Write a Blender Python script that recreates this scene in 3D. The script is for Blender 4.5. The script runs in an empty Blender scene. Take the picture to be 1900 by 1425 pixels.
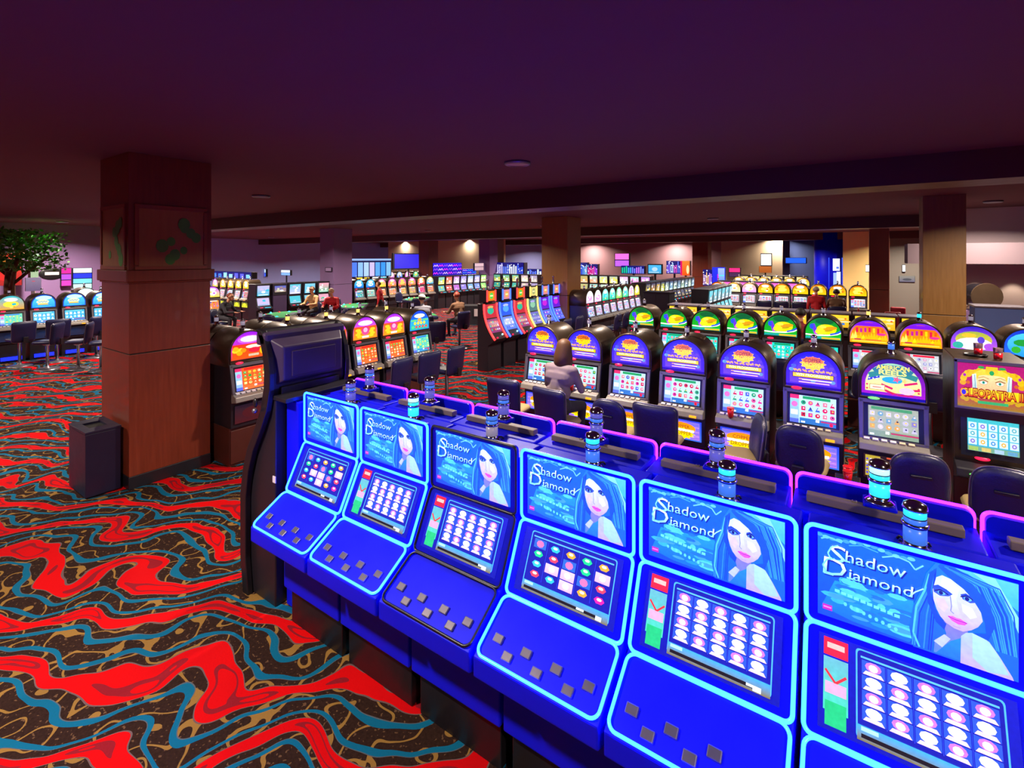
import bpy, bmesh, math, random
import numpy as np
from mathutils import Vector, Matrix
random.seed(7)
SC = bpy.context.scene
COL = SC.collection
PI = math.pi
# ---------------------------------------------------------------- camera frame
F_PX, HZ, CAMZ = 920.0, 478.0, 2.75          # focal length and horizon row in the 1900x1425 frame
YAW = math.radians(34.3)
CY, SY = math.cos(YAW), math.sin(YAW)
def at_px(px, py, z=0.0):
    d = F_PX * (CAMZ - z) / (py - HZ); X = (px - 950) / F_PX * d
    return Vector((X * CY - d * SY, X * SY + d * CY, z))
def u_on(v, px):
    k = (px - 950) / F_PX
    return (k * CY * v - SY * v) / (CY + k * SY)
def v_on(u, px):
    k = (px - 950) / F_PX
    return (CY * u + k * SY * u) / (k * CY - SY)

# ---------------------------------------------------------------- colours and materials
def lin(h):
    h = h.lstrip('#'); o = []
    for i in (0, 2, 4):
        c = int(h[i:i+2], 16) / 255
        o.append(c / 12.92 if c <= .04045 else ((c + .055) / 1.055) ** 2.4)
    return tuple(o)
MATS = {}
class NT:
    def __init__(s, name):
        s.m = bpy.data.materials.new(name); s.m.use_nodes = True
        s.t = s.m.node_tree; s.t.nodes.clear()
        s.out = s.t.nodes.new('ShaderNodeOutputMaterial')
    def n(s, typ, **kw):
        nd = s.t.nodes.new(typ)
        for k, v in kw.items():
            setattr(nd, k, v)
        return nd
    def l(s, a, b): s.t.links.new(a, b)
    def sock(s, inp, v):
        if v is None: return
        if isinstance(v, bpy.types.NodeSocket): s.l(v, inp)
        else: inp.default_value = v
    def math(s, op, a, b=None, c=None):
        nd = s.n('ShaderNodeMath', operation=op)
        for i, v in enumerate((a, b, c)): s.sock(nd.inputs[i], v)
        return nd.outputs[0]
    def mix(s, f, a, b):
        nd = s.n('ShaderNodeMix', data_type='RGBA')
        s.sock(nd.inputs[0], f); s.sock(nd.inputs[6], a); s.sock(nd.inputs[7], b)
        return nd.outputs[2]
    def noise(s, vec, scale, detail=2, rough=.5):
        nd = s.n('ShaderNodeTexNoise'); s.sock(nd.inputs['Vector'], vec)
        nd.inputs['Scale'].default_value = scale; nd.inputs['Detail'].default_value = detail
        nd.inputs['Roughness'].default_value = rough
        return nd
    def bsdf(s, col, rough=.5, metal=0, coat=0, bump=None, bs=.2):
        b = s.n('ShaderNodeBsdfPrincipled'); s.sock(b.inputs['Base Color'], col)
        s.sock(b.inputs['Roughness'], rough); s.sock(b.inputs['Metallic'], metal)
        b.inputs['Coat Weight'].default_value = coat
        if bump is not None:
            bp = s.n('ShaderNodeBump'); bp.inputs['Strength'].default_value = bs
            bp.inputs['Distance'].default_value = .01
            s.l(bump, bp.inputs['Height']); s.l(bp.outputs[0], b.inputs['Normal'])
        s.l(b.outputs[0], s.out.inputs[0]); return b
def rgba(c): return (c[0], c[1], c[2], 1)
def plain(name, hexa, rough=.45, metal=0, var=.12, scale=9, coat=0, bs=.08, spec=.5):
    """painted / moulded surface: base colour broken up by noise, noisy roughness, faint bump"""
    s = NT(name); c = lin(hexa)
    tc = s.n('ShaderNodeTexCoord'); nz = s.noise(tc.outputs['Object'], scale, 4, .6)
    col = s.mix(nz.outputs[0], rgba([x * (1 - var) for x in c]), rgba([min(1, x * (1 + var)) for x in c]))
    r = s.math('MULTIPLY_ADD', nz.outputs[0], .16, max(0, rough - .08))
    s.bsdf(col, r, metal, coat, nz.outputs[0], bs).inputs['Specular IOR Level'].default_value = spec; MATS[name] = s.m; return s.m
def glow(name, rgb, strength, sample=True):
    s = NT(name); b = s.bsdf(rgba([min(1, .2 * c) for c in rgb]), .3)
    lw = s.n('ShaderNodeLayerWeight'); lw.inputs[0].default_value = .3
    b.inputs['Emission Color'].default_value = rgba(rgb)
    s.l(s.math('MULTIPLY_ADD', lw.outputs['Facing'], -.35 * strength, strength), b.inputs['Emission Strength'])
    if not sample: s.m.cycles.emission_sampling = 'NONE'
    MATS[name] = s.m; return s.m
def screen_mat(name, strength):
    """lit glass: every art polygon carries its own emitted colour, faint scan-line ripple"""
    s = NT(name); b = s.bsdf((.01, .01, .012, 1), .22)
    at = s.n('ShaderNodeAttribute', attribute_name='Col')
    tc = s.n('ShaderNodeTexCoord'); nz = s.noise(tc.outputs['Object'], 60, 1)
    s.l(at.outputs['Color'], b.inputs['Emission Color'])
    s.l(s.math('MULTIPLY_ADD', nz.outputs[0], .3 * strength, .85 * strength), b.inputs['Emission Strength'])
    s.m.cycles.emission_sampling = 'NONE'
    MATS[name] = s.m; return s.m
ART = screen_mat('lit_artwork', 1.3)
ARTHI = screen_mat('lit_artwork_bright', 1.7)
PRINT = None
plain('black_plastic', '#17151b', .35); plain('black_leather', '#13133e', .42, bs=.25, scale=40)
plain('dark_bronze', '#4a3c30', .33, .55); plain('bronze_trim', '#8a7358', .28, .85)
plain('chrome', '#c8c4cc', .14, 1, .04); plain('grey_metal', '#77727c', .35, .7)
plain('dark_cabinet', '#1d1a22', .4); plain('brown_laminate', '#4a2018', .45)
plain('purple_grey', '#3b2d4b', .42); plain('navy_gloss', '#0c10c0', .36, 0, .15, 6, .0, spec=.15)
plain('blue_gloss', '#1014e8', .42, 0, .12, 5, .0, spec=.15); plain('beige_bar', '#6c5b48', .5)
plain('grey_deck', '#8b8580', .4, .3); plain('cream', '#cfc0a0', .5); plain('white_plastic', '#d8d4dc', .35)
plain('yellow_lit_seat', '#a08a5c', .5); plain('red_cloth', '#b00d1c', .8); plain('crimson_cloth', '#7c0a22', .8)
plain('dark_cloth', '#24222c', .85); plain('grey_cloth', '#8a8894', .85); plain('beige_cloth', '#75656c', .85)
plain('brown_cloth', '#6b4a33', .85); plain('blue_denim', '#34518c', .85); plain('skin', '#c58a6c', .55)
plain('hair_brown', '#4e2c0e', .6, 0, .35, 60); plain('hair_grey', '#a89886', .6, 0, .3, 60)
plain('hair_red', '#7a2c18', .6, 0, .3, 60); plain('hair_dark', '#1d1512', .6, 0, .3, 60)
plain('white_cap', '#dcd8d0', .8); plain('felt_green', '#2f8a4c', .95, 0, .2, 50); plain('wood_rim', '#4d2b1a', .4)
plain('ceiling_paint', '#5c3236', .9, 0, .1, 2); plain('wall_lilac', '#b8a4ac', .8, 0, .06, 2); plain('soffit_paint', '#6e5e66', .8, 0, .06, 2)
plain('wall_mauve', '#86689a', .85, 0, .06, 1.5); plain('wall_beige', '#b8a488', .85, 0, .06, 1.5)
plain('wall_blue', '#9aa2e4', .85, 0, .06, 1.5); plain('wall_slate', '#43558c', .8, 0, .06, 1.5)
plain('wall_rose', '#8a6a72', .85, 0, .06, 1.5); plain('wall_grey', '#6e6a64', .85, 0, .06, 1.5); plain('wall_yellow', '#ecd088', .85, 0, .06, 1.5); plain('door_orange', '#b8641c', .5, 0, .15, 4)
plain('bin_navy', '#1a1530', .4); plain('hole_black', '#050507', .7); plain('leaf_green', '#3f8a2c', .6, 0, .3, 3)
plain('bark', '#5a3a22', .9, 0, .3, 14, 0, .5); plain('red_seat', '#9a1326', .55); plain('counter_top', '#6a6470', .3)
plain('paper', '#d8d0d6', .8); plain('glass_tint', '#9aa0c0', .08, 0, .05, 4, .5); plain('red_plastic', '#d0101c', .3)
plain('drum_bronze', '#4a3a2c', .4, .3); plain('eye_dark', '#1a1010', .3); plain('tan_panel', '#8a5a26', .5, 0, .1, 3); plain('amber_cloth', '#c89a6a', .8)
glow('neon_ice', (.12, .80, 30), 1.25); glow('neon_pink', (2.0, .09, 26), 1.1)
glow('neon_off', (.01, .02, .1), .3, False); glow('neon_red', (4.5, .12, .12), .9, False)
glow('neon_blue', (.12, .35, 5), 1.0, False); glow('neon_yellow', (3.2, 2.2, .35), .8, False)
glow('led_red', (3, .03, .15), .8, False); glow('led_green', (.3, 2, .3), .9, False); glow('led_amber', (2.2, .8, .03), .7, False)
glow('lamp_amber', (2.2, 1.3, .25), .9, False); glow('lens_blue', (.10, .35, 1.4), .55, False)
glow('lens_violet', (.22, .20, .9), .5, False); glow('lens_white', (.7, 1.6, 1.7), 1.0, False); glow('lens_cyan', (.05, 1.1, 1.6), .9, False)
glow('lens_pale', (.7, .6, .8), .35, False); glow('floor_blue', (.02, .05, 3), .9, False)
glow('lamp_white', (1.3, 1.25, 1.1), 1.3, False); glow('lamp_warm', (3.0, 2.4, 1.6), 2.2)

def wood(name, c1, c2, rough=.38):
    s = NT(name); tc = s.n('ShaderNodeTexCoord'); mp = s.n('ShaderNodeMapping')
    s.l(tc.outputs['Object'], mp.inputs[0]); mp.inputs['Scale'].default_value = (14, 14, .9)
    a = s.noise(mp.outputs[0], 2.2, 5, .62); b = s.noise(tc.outputs['Object'], 1.1, 2)
    f = s.math('ADD', s.math('MULTIPLY', a.outputs[0], .7), s.math('MULTIPLY', b.outputs[0], .35))
    s.bsdf(s.mix(f, rgba(lin(c1)), rgba(lin(c2))), s.math('MULTIPLY_ADD', a.outputs[0], .2, rough - .1), 0, .15, a.outputs[0], .05)
    MATS[name] = s.m
wood('cherry_veneer', '#4a1a10', '#8a3a22'); wood('oak_veneer', '#5a3a12', '#86602c', .5)
wood('walnut_veneer', '#6e2c14', '#8e4424', .5); wood('tan_veneer', '#7a4a20', '#a06a34', .5)

def carpet():
    s = NT('swirl_carpet'); g = s.n('ShaderNodeNewGeometry'); sp = s.n('ShaderNodeSeparateXYZ'); s.l(g.outputs['Position'], sp.inputs[0])
    x, y = sp.outputs[0], sp.outputs[1]
    a = s.math('ADD', s.math('MULTIPLY', x, CY), s.math('MULTIPLY', y, SY))
    b = s.math('ADD', s.math('MULTIPLY', x, -SY), s.math('MULTIPLY', y, CY))
    n1 = s.noise(g.outputs['Position'], 1.05, 1.5, .45); n2 = s.noise(g.outputs['Position'], 2.6, 1, .4)
    q = s.n('ShaderNodeSeparateColor'); s.l(n1.outputs['Color'], q.inputs[0])
    q2 = s.n('ShaderNodeSeparateColor'); s.l(n2.outputs['Color'], q2.inputs[0])
    w = s.math('MULTIPLY', s.math('SINE', s.math('ADD', s.math('MULTIPLY', a, 5.6), s.math('MULTIPLY', q.outputs[0], 9.0))), .12)
    bb = s.math('ADD', s.math('ADD', b, w), s.math('ADD', s.math('MULTIPLY', q.outputs[1], 1.0), s.math('MULTIPLY', q2.outputs[1], .22)))
    ph = s.math('MULTIPLY', bb, 2 * PI / .54)
    si = s.math('ADD', s.math('SINE', ph), s.math('MULTIPLY', s.math('SUBTRACT', q2.outputs[0], .5), .9))
    def band(lo, hi):
        return s.math('MULTIPLY', s.math('GREATER_THAN', si, lo), s.math('LESS_THAN', si, hi))
    co = s.math('COSINE', ph)
    fine = s.noise(g.outputs['Position'], 55, 3, .7)
    ground = s.mix(fine.outputs[0], rgba(lin('#070304')), rgba(lin('#38241e')))
    cu = s.noise(g.outputs['Position'], 3.4, 1.2, .4)
    fr = s.math('FRACT', s.math('MULTIPLY', cu.outputs[0], 5.0))
    ln = s.math('LESS_THAN', s.math('ABSOLUTE', s.math('SUBTRACT', fr, .5)), .065)
    dots = s.math('GREATER_THAN', s.noise(g.outputs['Position'], 38, 1).outputs[0], .66)
    ground = s.mix(s.math('MULTIPLY', dots, .6), ground, rgba(lin('#6a4e38')))
    col = s.mix(ln, ground, rgba(lin('#806030')))
    col = s.mix(band(-.62, -.12), col, rgba(lin('#08587a')))
    col = s.mix(band(-.18, -.12), col, rgba(lin('#4a525c')))
    col = s.mix(s.math('GREATER_THAN', si, .58), col, rgba(lin('#5e4a4c')))
    red = s.mix(q.outputs[2], rgba(lin('#d60404')), rgba(lin('#980210')))
    col = s.mix(s.math('GREATER_THAN', si, .65), col, red)
    col = s.mix(band(.98, 1.06), col, rgba(lin('#7a1420')))
    s.bsdf(col, .95, 0, 0, fine.outputs[0], .35).inputs['Specular IOR Level'].default_value = .08; MATS['swirl_carpet'] = s.m
carpet()
def clear(name, hexa):
    s = NT(name); tc = s.n('ShaderNodeTexCoord'); nz = s.noise(tc.outputs['Object'], 20, 2)
    b = s.bsdf(rgba(lin(hexa)), s.math('MULTIPLY', nz.outputs[0], .12)); b.inputs['Transmission Weight'].default_value = .85; b.inputs['IOR'].default_value = 1.2; MATS[name] = s.m
clear('glass_tint', '#f0c8d0')

# ---------------------------------------------------------------- mesh builder
class MB:
    def __init__(s): s.v = []; s.f = []; s.m = []; s.sm = []; s.c = []; s.mats = []; s.hascol = False
    def mi(s, mat):
        m = MATS[mat] if isinstance(mat, str) else mat
        if m not in s.mats: s.mats.append(m)
        return s.mats.index(m)
    def add(s, vs, fs, mat, smooth=False, cols=None):
        b = len(s.v); s.v += [tuple(p) for p in vs]; i = s.mi(mat)
        if cols is not None: s.hascol = True; s.c += cols
        else: s.c += [(0, 0, 0)] * len(vs)
        for f in fs: s.f.append([b + k for k in f]); s.m.append(i); s.sm.append(smooth)
    def box(s, x0, x1, y0, y1, z0, z1, mat):
        s.add([(x, y, z) for z in (z0, z1) for y in (y0, y1) for x in (x0, x1)],
              [(0, 2, 3, 1), (4, 5, 7, 6), (0, 1, 5, 4), (2, 6, 7, 3), (0, 4, 6, 2), (1, 3, 7, 5)], mat); return s
    def prism(s, prof, x0, x1, mat, f=None, smooth=False):
        """profile of (y, z) swept along x; f remaps each point"""
        f = f or (lambda x, y, z: (x, y, z)); n = len(prof)
        s.add([f(x, y, z) for x in (x0, x1) for y, z in prof],
              [tuple(range(n)), tuple(range(2 * n - 1, n - 1, -1))], mat)
        s.add([f(x, y, z) for x in (x0, x1) for y, z in prof], [(i, (i + 1) % n, n + (i + 1) % n, n + i) for i in range(n)], mat, smooth); return s
    def lathe(s, prof, cx, cy, mat, n=14, cz=0):
        vs = [(cx + r * math.cos(2 * PI * k / n), cy + r * math.sin(2 * PI * k / n), cz + z) for r, z in prof for k in range(n)]
        fs = [(j * n + k, j * n + (k + 1) % n, (j + 1) * n + (k + 1) % n, (j + 1) * n + k) for j in range(len(prof) - 1) for k in range(n)]
        s.add(vs, fs, mat, True)
        s.add(vs[:n], [tuple(range(n))[::-1]], mat); s.add(vs[-n:], [tuple(range(n))], mat); return s
    def tube(s, pts, r, mat, n=8, closed=False):
        pts = [Vector(p) for p in pts]; N = len(pts); rings = []; up = None
        for i in range(N):
            a = pts[i - 1] if (i > 0 or closed) else pts[i]; b = pts[(i + 1) % N] if (i < N - 1 or closed) else pts[i]
            t = (b - a).normalized()
            if up is None: up = Vector((0, 0, 1)) if abs(t.z) < .9 else Vector((0, 1, 0))
            x = up.cross(t)
            if x.length < 1e-4: x = t.orthogonal()
            x.normalize(); y = t.cross(x); up = y
            rings.append([pts[i] + r * (math.cos(2 * PI * k / n) * x + math.sin(2 * PI * k / n) * y) for k in range(n)])
        vs = [p for g in rings for p in g]; M = N if closed else N - 1
        fs = [(i * n + k, i * n + (k + 1) % n, ((i + 1) % N) * n + (k + 1) % n, ((i + 1) % N) * n + k) for i in range(M) for k in range(n)]
        s.add(vs, fs, mat, True)
        if not closed: s.add(rings[0], [tuple(range(n))[::-1]], mat); s.add(rings[-1], [tuple(range(n))], mat)
        return s
    def ball(s, c, r, mat, n=12, sc=(1, 1, 1), lo=-90, hi=90):
        m = max(4, n // 2)
        prof = [(math.cos(math.radians(lo + (hi - lo) * j / m)), math.sin(math.radians(lo + (hi - lo) * j / m))) for j in range(m + 1)]
        vs = [(c[0] + r * sc[0] * p * math.cos(2 * PI * k / n), c[1] + r * sc[1] * p * math.sin(2 * PI * k / n), c[2] + r * sc[2] * q) for p, q in prof for k in range(n)]
        s.add(vs, [(j * n + k, j * n + (k + 1) % n, (j + 1) * n + (k + 1) % n, (j + 1) * n + k) for j in range(m) for k in range(n)], mat, True); return s
    def pad(s, out, th, f, mat, qs=(1, .93, .75, .4, .05)):
        """upholstered pad: an outline puffed to thickness th on both faces"""
        n = len(out); rings = []
        def ring(q, sg): 
            z = sg * th * math.sqrt(max(0, 1 - q ** 6)) 
            return [f(x * q, y * q, z) for x, y in out]
        seq = [ring(q, 1) for q in qs[::-1]] + [ring(q, -1) for q in qs[1:]]
        vs = [p for r in seq for p in r]
        fs = [(i * n + k, i * n + (k + 1) % n, (i + 1) * n + (k + 1) % n, (i + 1) * n + k) for i in range(len(seq) - 1) for k in range(n)]
        fs += [tuple(range(n))[::-1], tuple(range((len(seq) - 1) * n, len(seq) * n))]
        s.add(vs, fs, mat, True); return s
    def mesh(s, name, bevel=0, recalc=True, seg=2):
        me = bpy.data.meshes.new(name); me.from_pydata([tuple(p) for p in s.v], [], s.f)
        for m in s.mats: me.materials.append(m)
        me.polygons.foreach_set('material_index', s.m); me.polygons.foreach_set('use_smooth', s.sm)
        if s.hascol:
            at = me.color_attributes.new('Col', 'FLOAT_COLOR', 'POINT')
            at.data.foreach_set('color', [x for c in s.c for x in (c[0], c[1], c[2], 1)])
        elif recalc:
            bm = bmesh.new(); bm.from_mesh(me)
            bmesh.ops.remove_doubles(bm, verts=bm.verts, dist=1e-5)
            bmesh.ops.recalc_face_normals(bm, faces=bm.faces)
            if bevel:
                es = [e for e in bm.edges if len(e.link_faces) == 2 and not (e.link_faces[0].smooth and e.link_faces[1].smooth) and e.calc_face_angle(0) > .6]
                bmesh.ops.bevel(bm, geom=es, offset=bevel, segments=seg, profile=.5, affect='EDGES', clamp_overlap=True)
            bm.to_mesh(me); bm.free()
        me.update(); return me

def thing(name, label, cat, loc=(0, 0, 0), rot=0, group=None, kind=None):
    o = bpy.data.objects.new(name, None); COL.objects.link(o); o.empty_display_size = .1
    o.location = loc; o.rotation_euler = (0, 0, rot)
    tag(o, label, cat, group, kind); return o
def tag(o, label=None, cat=None, group=None, kind=None):
    if label: o['label'] = label
    if cat: o['category'] = cat
    if group: o['group'] = group
    if kind: o['kind'] = kind
    return o
def part(name, me, parent=None, loc=None, label=None, rot=0):
    if isinstance(me, MB): me = me.mesh(name)
    o = bpy.data.objects.new(name, me); COL.objects.link(o)
    if parent is not None: o.parent = parent
    if loc is not None: o.location = loc
    if rot: o.rotation_euler = (0, 0, rot)
    if label: o['label'] = label
    return o
def struct(name, mb, bevel=0):
    o = part(name, mb.mesh(name, bevel)); o['kind'] = 'structure'; return o
def copy_thing(root, loc, rot, label, group=None, swap=None):
    """a copy of a thing with copies of its parts and sub-parts (mesh data shared, or swapped by part name)"""
    r = root.copy(); COL.objects.link(r); r.location = loc; r.rotation_euler = (0, 0, rot); r['label'] = label
    if group: r['group'] = group
    for ch in KIDS.get(root.name, ()):
        c = ch.copy(); COL.objects.link(c); c.parent = r
        b = ch.name.split('.')[0]
        if swap and b in swap: c.data = swap[b]
        for g in KIDS.get(ch.name, ()):
            d = g.copy(); COL.objects.link(d); d.parent = c
    return r
KIDS = {}
def index_kids():
    KIDS.clear()
    for o in COL.objects:
        if o.parent is not None: KIDS.setdefault(o.parent.name, []).append(o)
ORD = ['first', 'second', 'third', 'fourth', 'fifth', 'sixth', 'seventh', 'eighth', 'ninth', 'tenth', 'eleventh', 'twelfth', 'thirteenth', 'fourteenth']

# ---------------------------------------------------------------- lit artwork
FONT = {}
def glyphs(txt, shear=0.0, fat=0.0):
    k = (txt, shear, fat)
    if k not in FONT:
        cu = bpy.data.curves.new('lettering', 'FONT'); cu.body = txt; cu.resolution_u = 2; cu.shear = shear; cu.offset = fat
        cu.align_x = 'CENTER'; o = bpy.data.objects.new('lettering', cu); COL.objects.link(o)
        bpy.context.view_layer.update(); dg = bpy.context.evaluated_depsgraph_get()
        me = bpy.data.meshes.new_from_object(o.evaluated_get(dg))
        vs = [(v.co.x, v.co.y) for v in me.vertices]; fs = [tuple(p.vertices) for p in me.polygons]
        bpy.data.objects.remove(o); bpy.data.meshes.remove(me); bpy.data.curves.remove(cu)
        x0 = min(v[0] for v in vs); x1 = max(v[0] for v in vs)
        FONT[k] = (vs, fs, x0, x1)
    return FONT[k]
class Art:
    """flat lit artwork on one panel: x right, y up in metres; every shape is one layer further out"""
    def __init__(s, f, dz=.0006, mat=None, clip=None): s.f = f; s.dz = dz; s.k = 0; s.mb = MB(); s.mat = mat or ART; s.clip = clip
    def _c(s, c): return lin(c) if isinstance(c, str) else c
    def poly(s, pts, c, c2=None, step=True):
        if step: s.k += 1
        z = s.k * s.dz; c = s._c(c); pts = list(pts)
        if s.clip:
            x0, y0, x1, y1 = s.clip
            for ax, lim, sg in ((0, x0, 1), (0, x1, -1), (1, y0, 1), (1, y1, -1)):
                out = []
                for p, q in zip(pts, pts[1:] + pts[:1]):
                    a, b = sg * (p[ax] - lim), sg * (q[ax] - lim)
                    if a >= 0: out.append(p)
                    if a * b < 0: t = a / (a - b); out.append((p[0] + (q[0] - p[0]) * t, p[1] + (q[1] - p[1]) * t))
                pts = out
                if len(pts) < 3: return s
        if c2 is None: cols = [c] * len(pts)
        else:
            c2 = s._c(c2); ys = [p[1] for p in pts]; lo, hi = min(ys), max(ys)
            cols = [tuple(a + (b - a) * ((p[1] - lo) / (hi - lo + 1e-9)) for a, b in zip(c, c2)) for p in pts]
        s.mb.add([s.f(x, y, z) for x, y in pts], [tuple(range(len(pts)))], s.mat, False, cols); return s
    def rect(s, x0, y0, x1, y1, c, c2=None, step=True): return s.poly([(x0, y0), (x1, y0), (x1, y1), (x0, y1)], c, c2, step)
    def rrect(s, x0, y0, x1, y1, r, c, c2=None):
        p = []
        for cx, cy, a in ((x1 - r, y1 - r, 0), (x0 + r, y1 - r, 90), (x0 + r, y0 + r, 180), (x1 - r, y0 + r, 270)):
            p += [(cx + r * math.cos(math.radians(a + t)), cy + r * math.sin(math.radians(a + t))) for t in (0, 30, 60, 90)]
        return s.poly(p, c, c2)
    def disc(s, x, y, rx, ry=None, c='#ffffff', c2=None, n=14, step=True, rot=0):
        ry = ry or rx; ca, sa = math.cos(rot), math.sin(rot)
        return s.poly([(x + rx * math.cos(2 * PI * k / n) * ca - ry * math.sin(2 * PI * k / n) * sa,
                        y + rx * math.cos(2 * PI * k / n) * sa + ry * math.sin(2 * PI * k / n) * ca) for k in range(n)], c, c2, step)
    def arch(s, w, y0, ys, c, c2=None, n=18, rx=None):
        """panel with straight sides up to ys and a half round above"""
        r = w / 2; ry = rx or r
        return s.poly([(-r, y0), (r, y0)] + [(r * math.cos(PI * k / n), ys + ry * math.sin(PI * k / n)) for k in range(n + 1)], c, c2)
    def line(s, pts, w, c, step=True):
        if step: s.k += 1
        for (x0, y0), (x1, y1) in zip(pts, pts[1:]):
            dx, dy = x1 - x0, y1 - y0; L = math.hypot(dx, dy) or 1; nx, ny = -dy / L * w / 2, dx / L * w / 2
            s.poly([(x0 + nx, y0 + ny), (x0 - nx, y0 - ny), (x1 - nx, y1 - ny), (x1 + nx, y1 + ny)], c, None, False)
        return s
    def burst(s, x, y, r1, r2, n, c, c2=None, ry=1):
        return s.poly([(x + (r1 if k % 2 else r2) * math.cos(PI * k / n), y + ry * (r1 if k % 2 else r2) * math.sin(PI * k / n)) for k in range(2 * n)], c, c2)
    def text(s, t, x, y, h, c, w=None, shear=0, fat=0, c2=None):
        vs, fs, x0, x1 = glyphs(t, shear, fat); sc = h / .72; sx = sc if w is None else w / (x1 - x0)
        s.k += 1; z = s.k * s.dz; c = s._c(c); c2 = s._c(c2) if c2 else c; xm = (x0 + x1) / 2
        cols = [tuple(a + (b - a) * min(1, max(0, v[1] / .72)) for a, b in zip(c, c2)) for v in vs]
        s.mb.add([s.f(x + (v[0] - xm) * sx, y + v[1] * sc, z) for v in vs], fs, s.mat, False, cols); return s
    def mesh(s, name): return s.mb.mesh(name)
def plane(o, up, nrm=None, rt=(1, 0, 0)):
    o, up, rt = Vector(o), Vector(up).normalized(), Vector(rt)
    nrm = Vector(nrm) if nrm else rt.cross(up)
    return lambda x, y, z: o + rt * x + up * y + nrm * z
def face(y, z0): return plane((0, y, z0), (0, 0, 1))          # vertical panel facing -y

def reels(A, w, h, bg='#c4ecff', side=True, head='#12a050', rows=3, cols=5, pal=None, seed=1, foot='#2f74c8', red=True):
    rnd = random.Random(seed); pal = pal or ['#d81840', '#e02890', '#20a060', '#4060d8', '#f08090', '#e8508a', '#d02030']
    x0 = -w / 2; A.rect(-w / 2, 0, w / 2, h, bg)
    gx = x0
    if side:
        gx = x0 + w * .22
        A.rect(x0, 0, gx - w * .02, h, '#8fb0ff', '#9adcff'); A.rect(x0, h * .86, gx - w * .02, h, '#ff2a6a')
        A.disc((x0 + gx) / 2 - w * .01, h * .66, w * .07, w * .07, '#e070c0'); A.rect(x0 + w * .02, h * .28, gx - w * .04, h * .46, '#e8f0ff')
        A.rect(x0, 0, gx - w * .02, h * .14, '#5a6cf0')
    A.rect(gx + w * .06, h * .88, w / 2 - w * .12, h * .98, head)
    A.rect(gx, 0, w / 2, h * .2, foot); A.rect(gx + w * .03, h * .03, gx + w * .12, h * .09, '#e8f4ff'); A.rect(gx + w * .35, h * .1, gx + w * .43, h * .19, '#ffffff')
    A.rect(gx + w * .46, h * .12, w / 2, h * .17, '#c03060')
    if red: A.disc(w / 2 - w * .1, h * .07, w * .04, w * .04, '#ff1020')
    cw, ch = (w / 2 - gx) / cols, h * .64 / rows; A.k += 1
    for i in range(cols):
        for j in range(rows):
            cx, cy = gx + cw * (i + .5), h * .22 + ch * (j + .5); c = rnd.choice(pal); t = rnd.random()
            if t < .4: A.disc(cx, cy, cw * .36, ch * .38, c, None, 9, False)
            elif t < .7: A.rect(cx - cw * .3, cy - ch * .34, cx + cw * .3, cy + ch * .34, c, None, False)
            else: A.poly([(cx - cw * .36, cy - ch * .36), (cx + cw * .36, cy - ch * .36), (cx, cy + ch * .4)], c, None, False)
    A.k += 1
    for i in range(cols):
        for j in range(rows):
            cx, cy = gx + cw * (i + .5), h * .22 + ch * (j + .5)
            A.disc(cx + cw * .05, cy + ch * .05, cw * .13, ch * .12, rnd.choice(['#ffffff', '#ffe0f0', '#20203a', '#ffd040']), None, 7, False)
    return A
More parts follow.
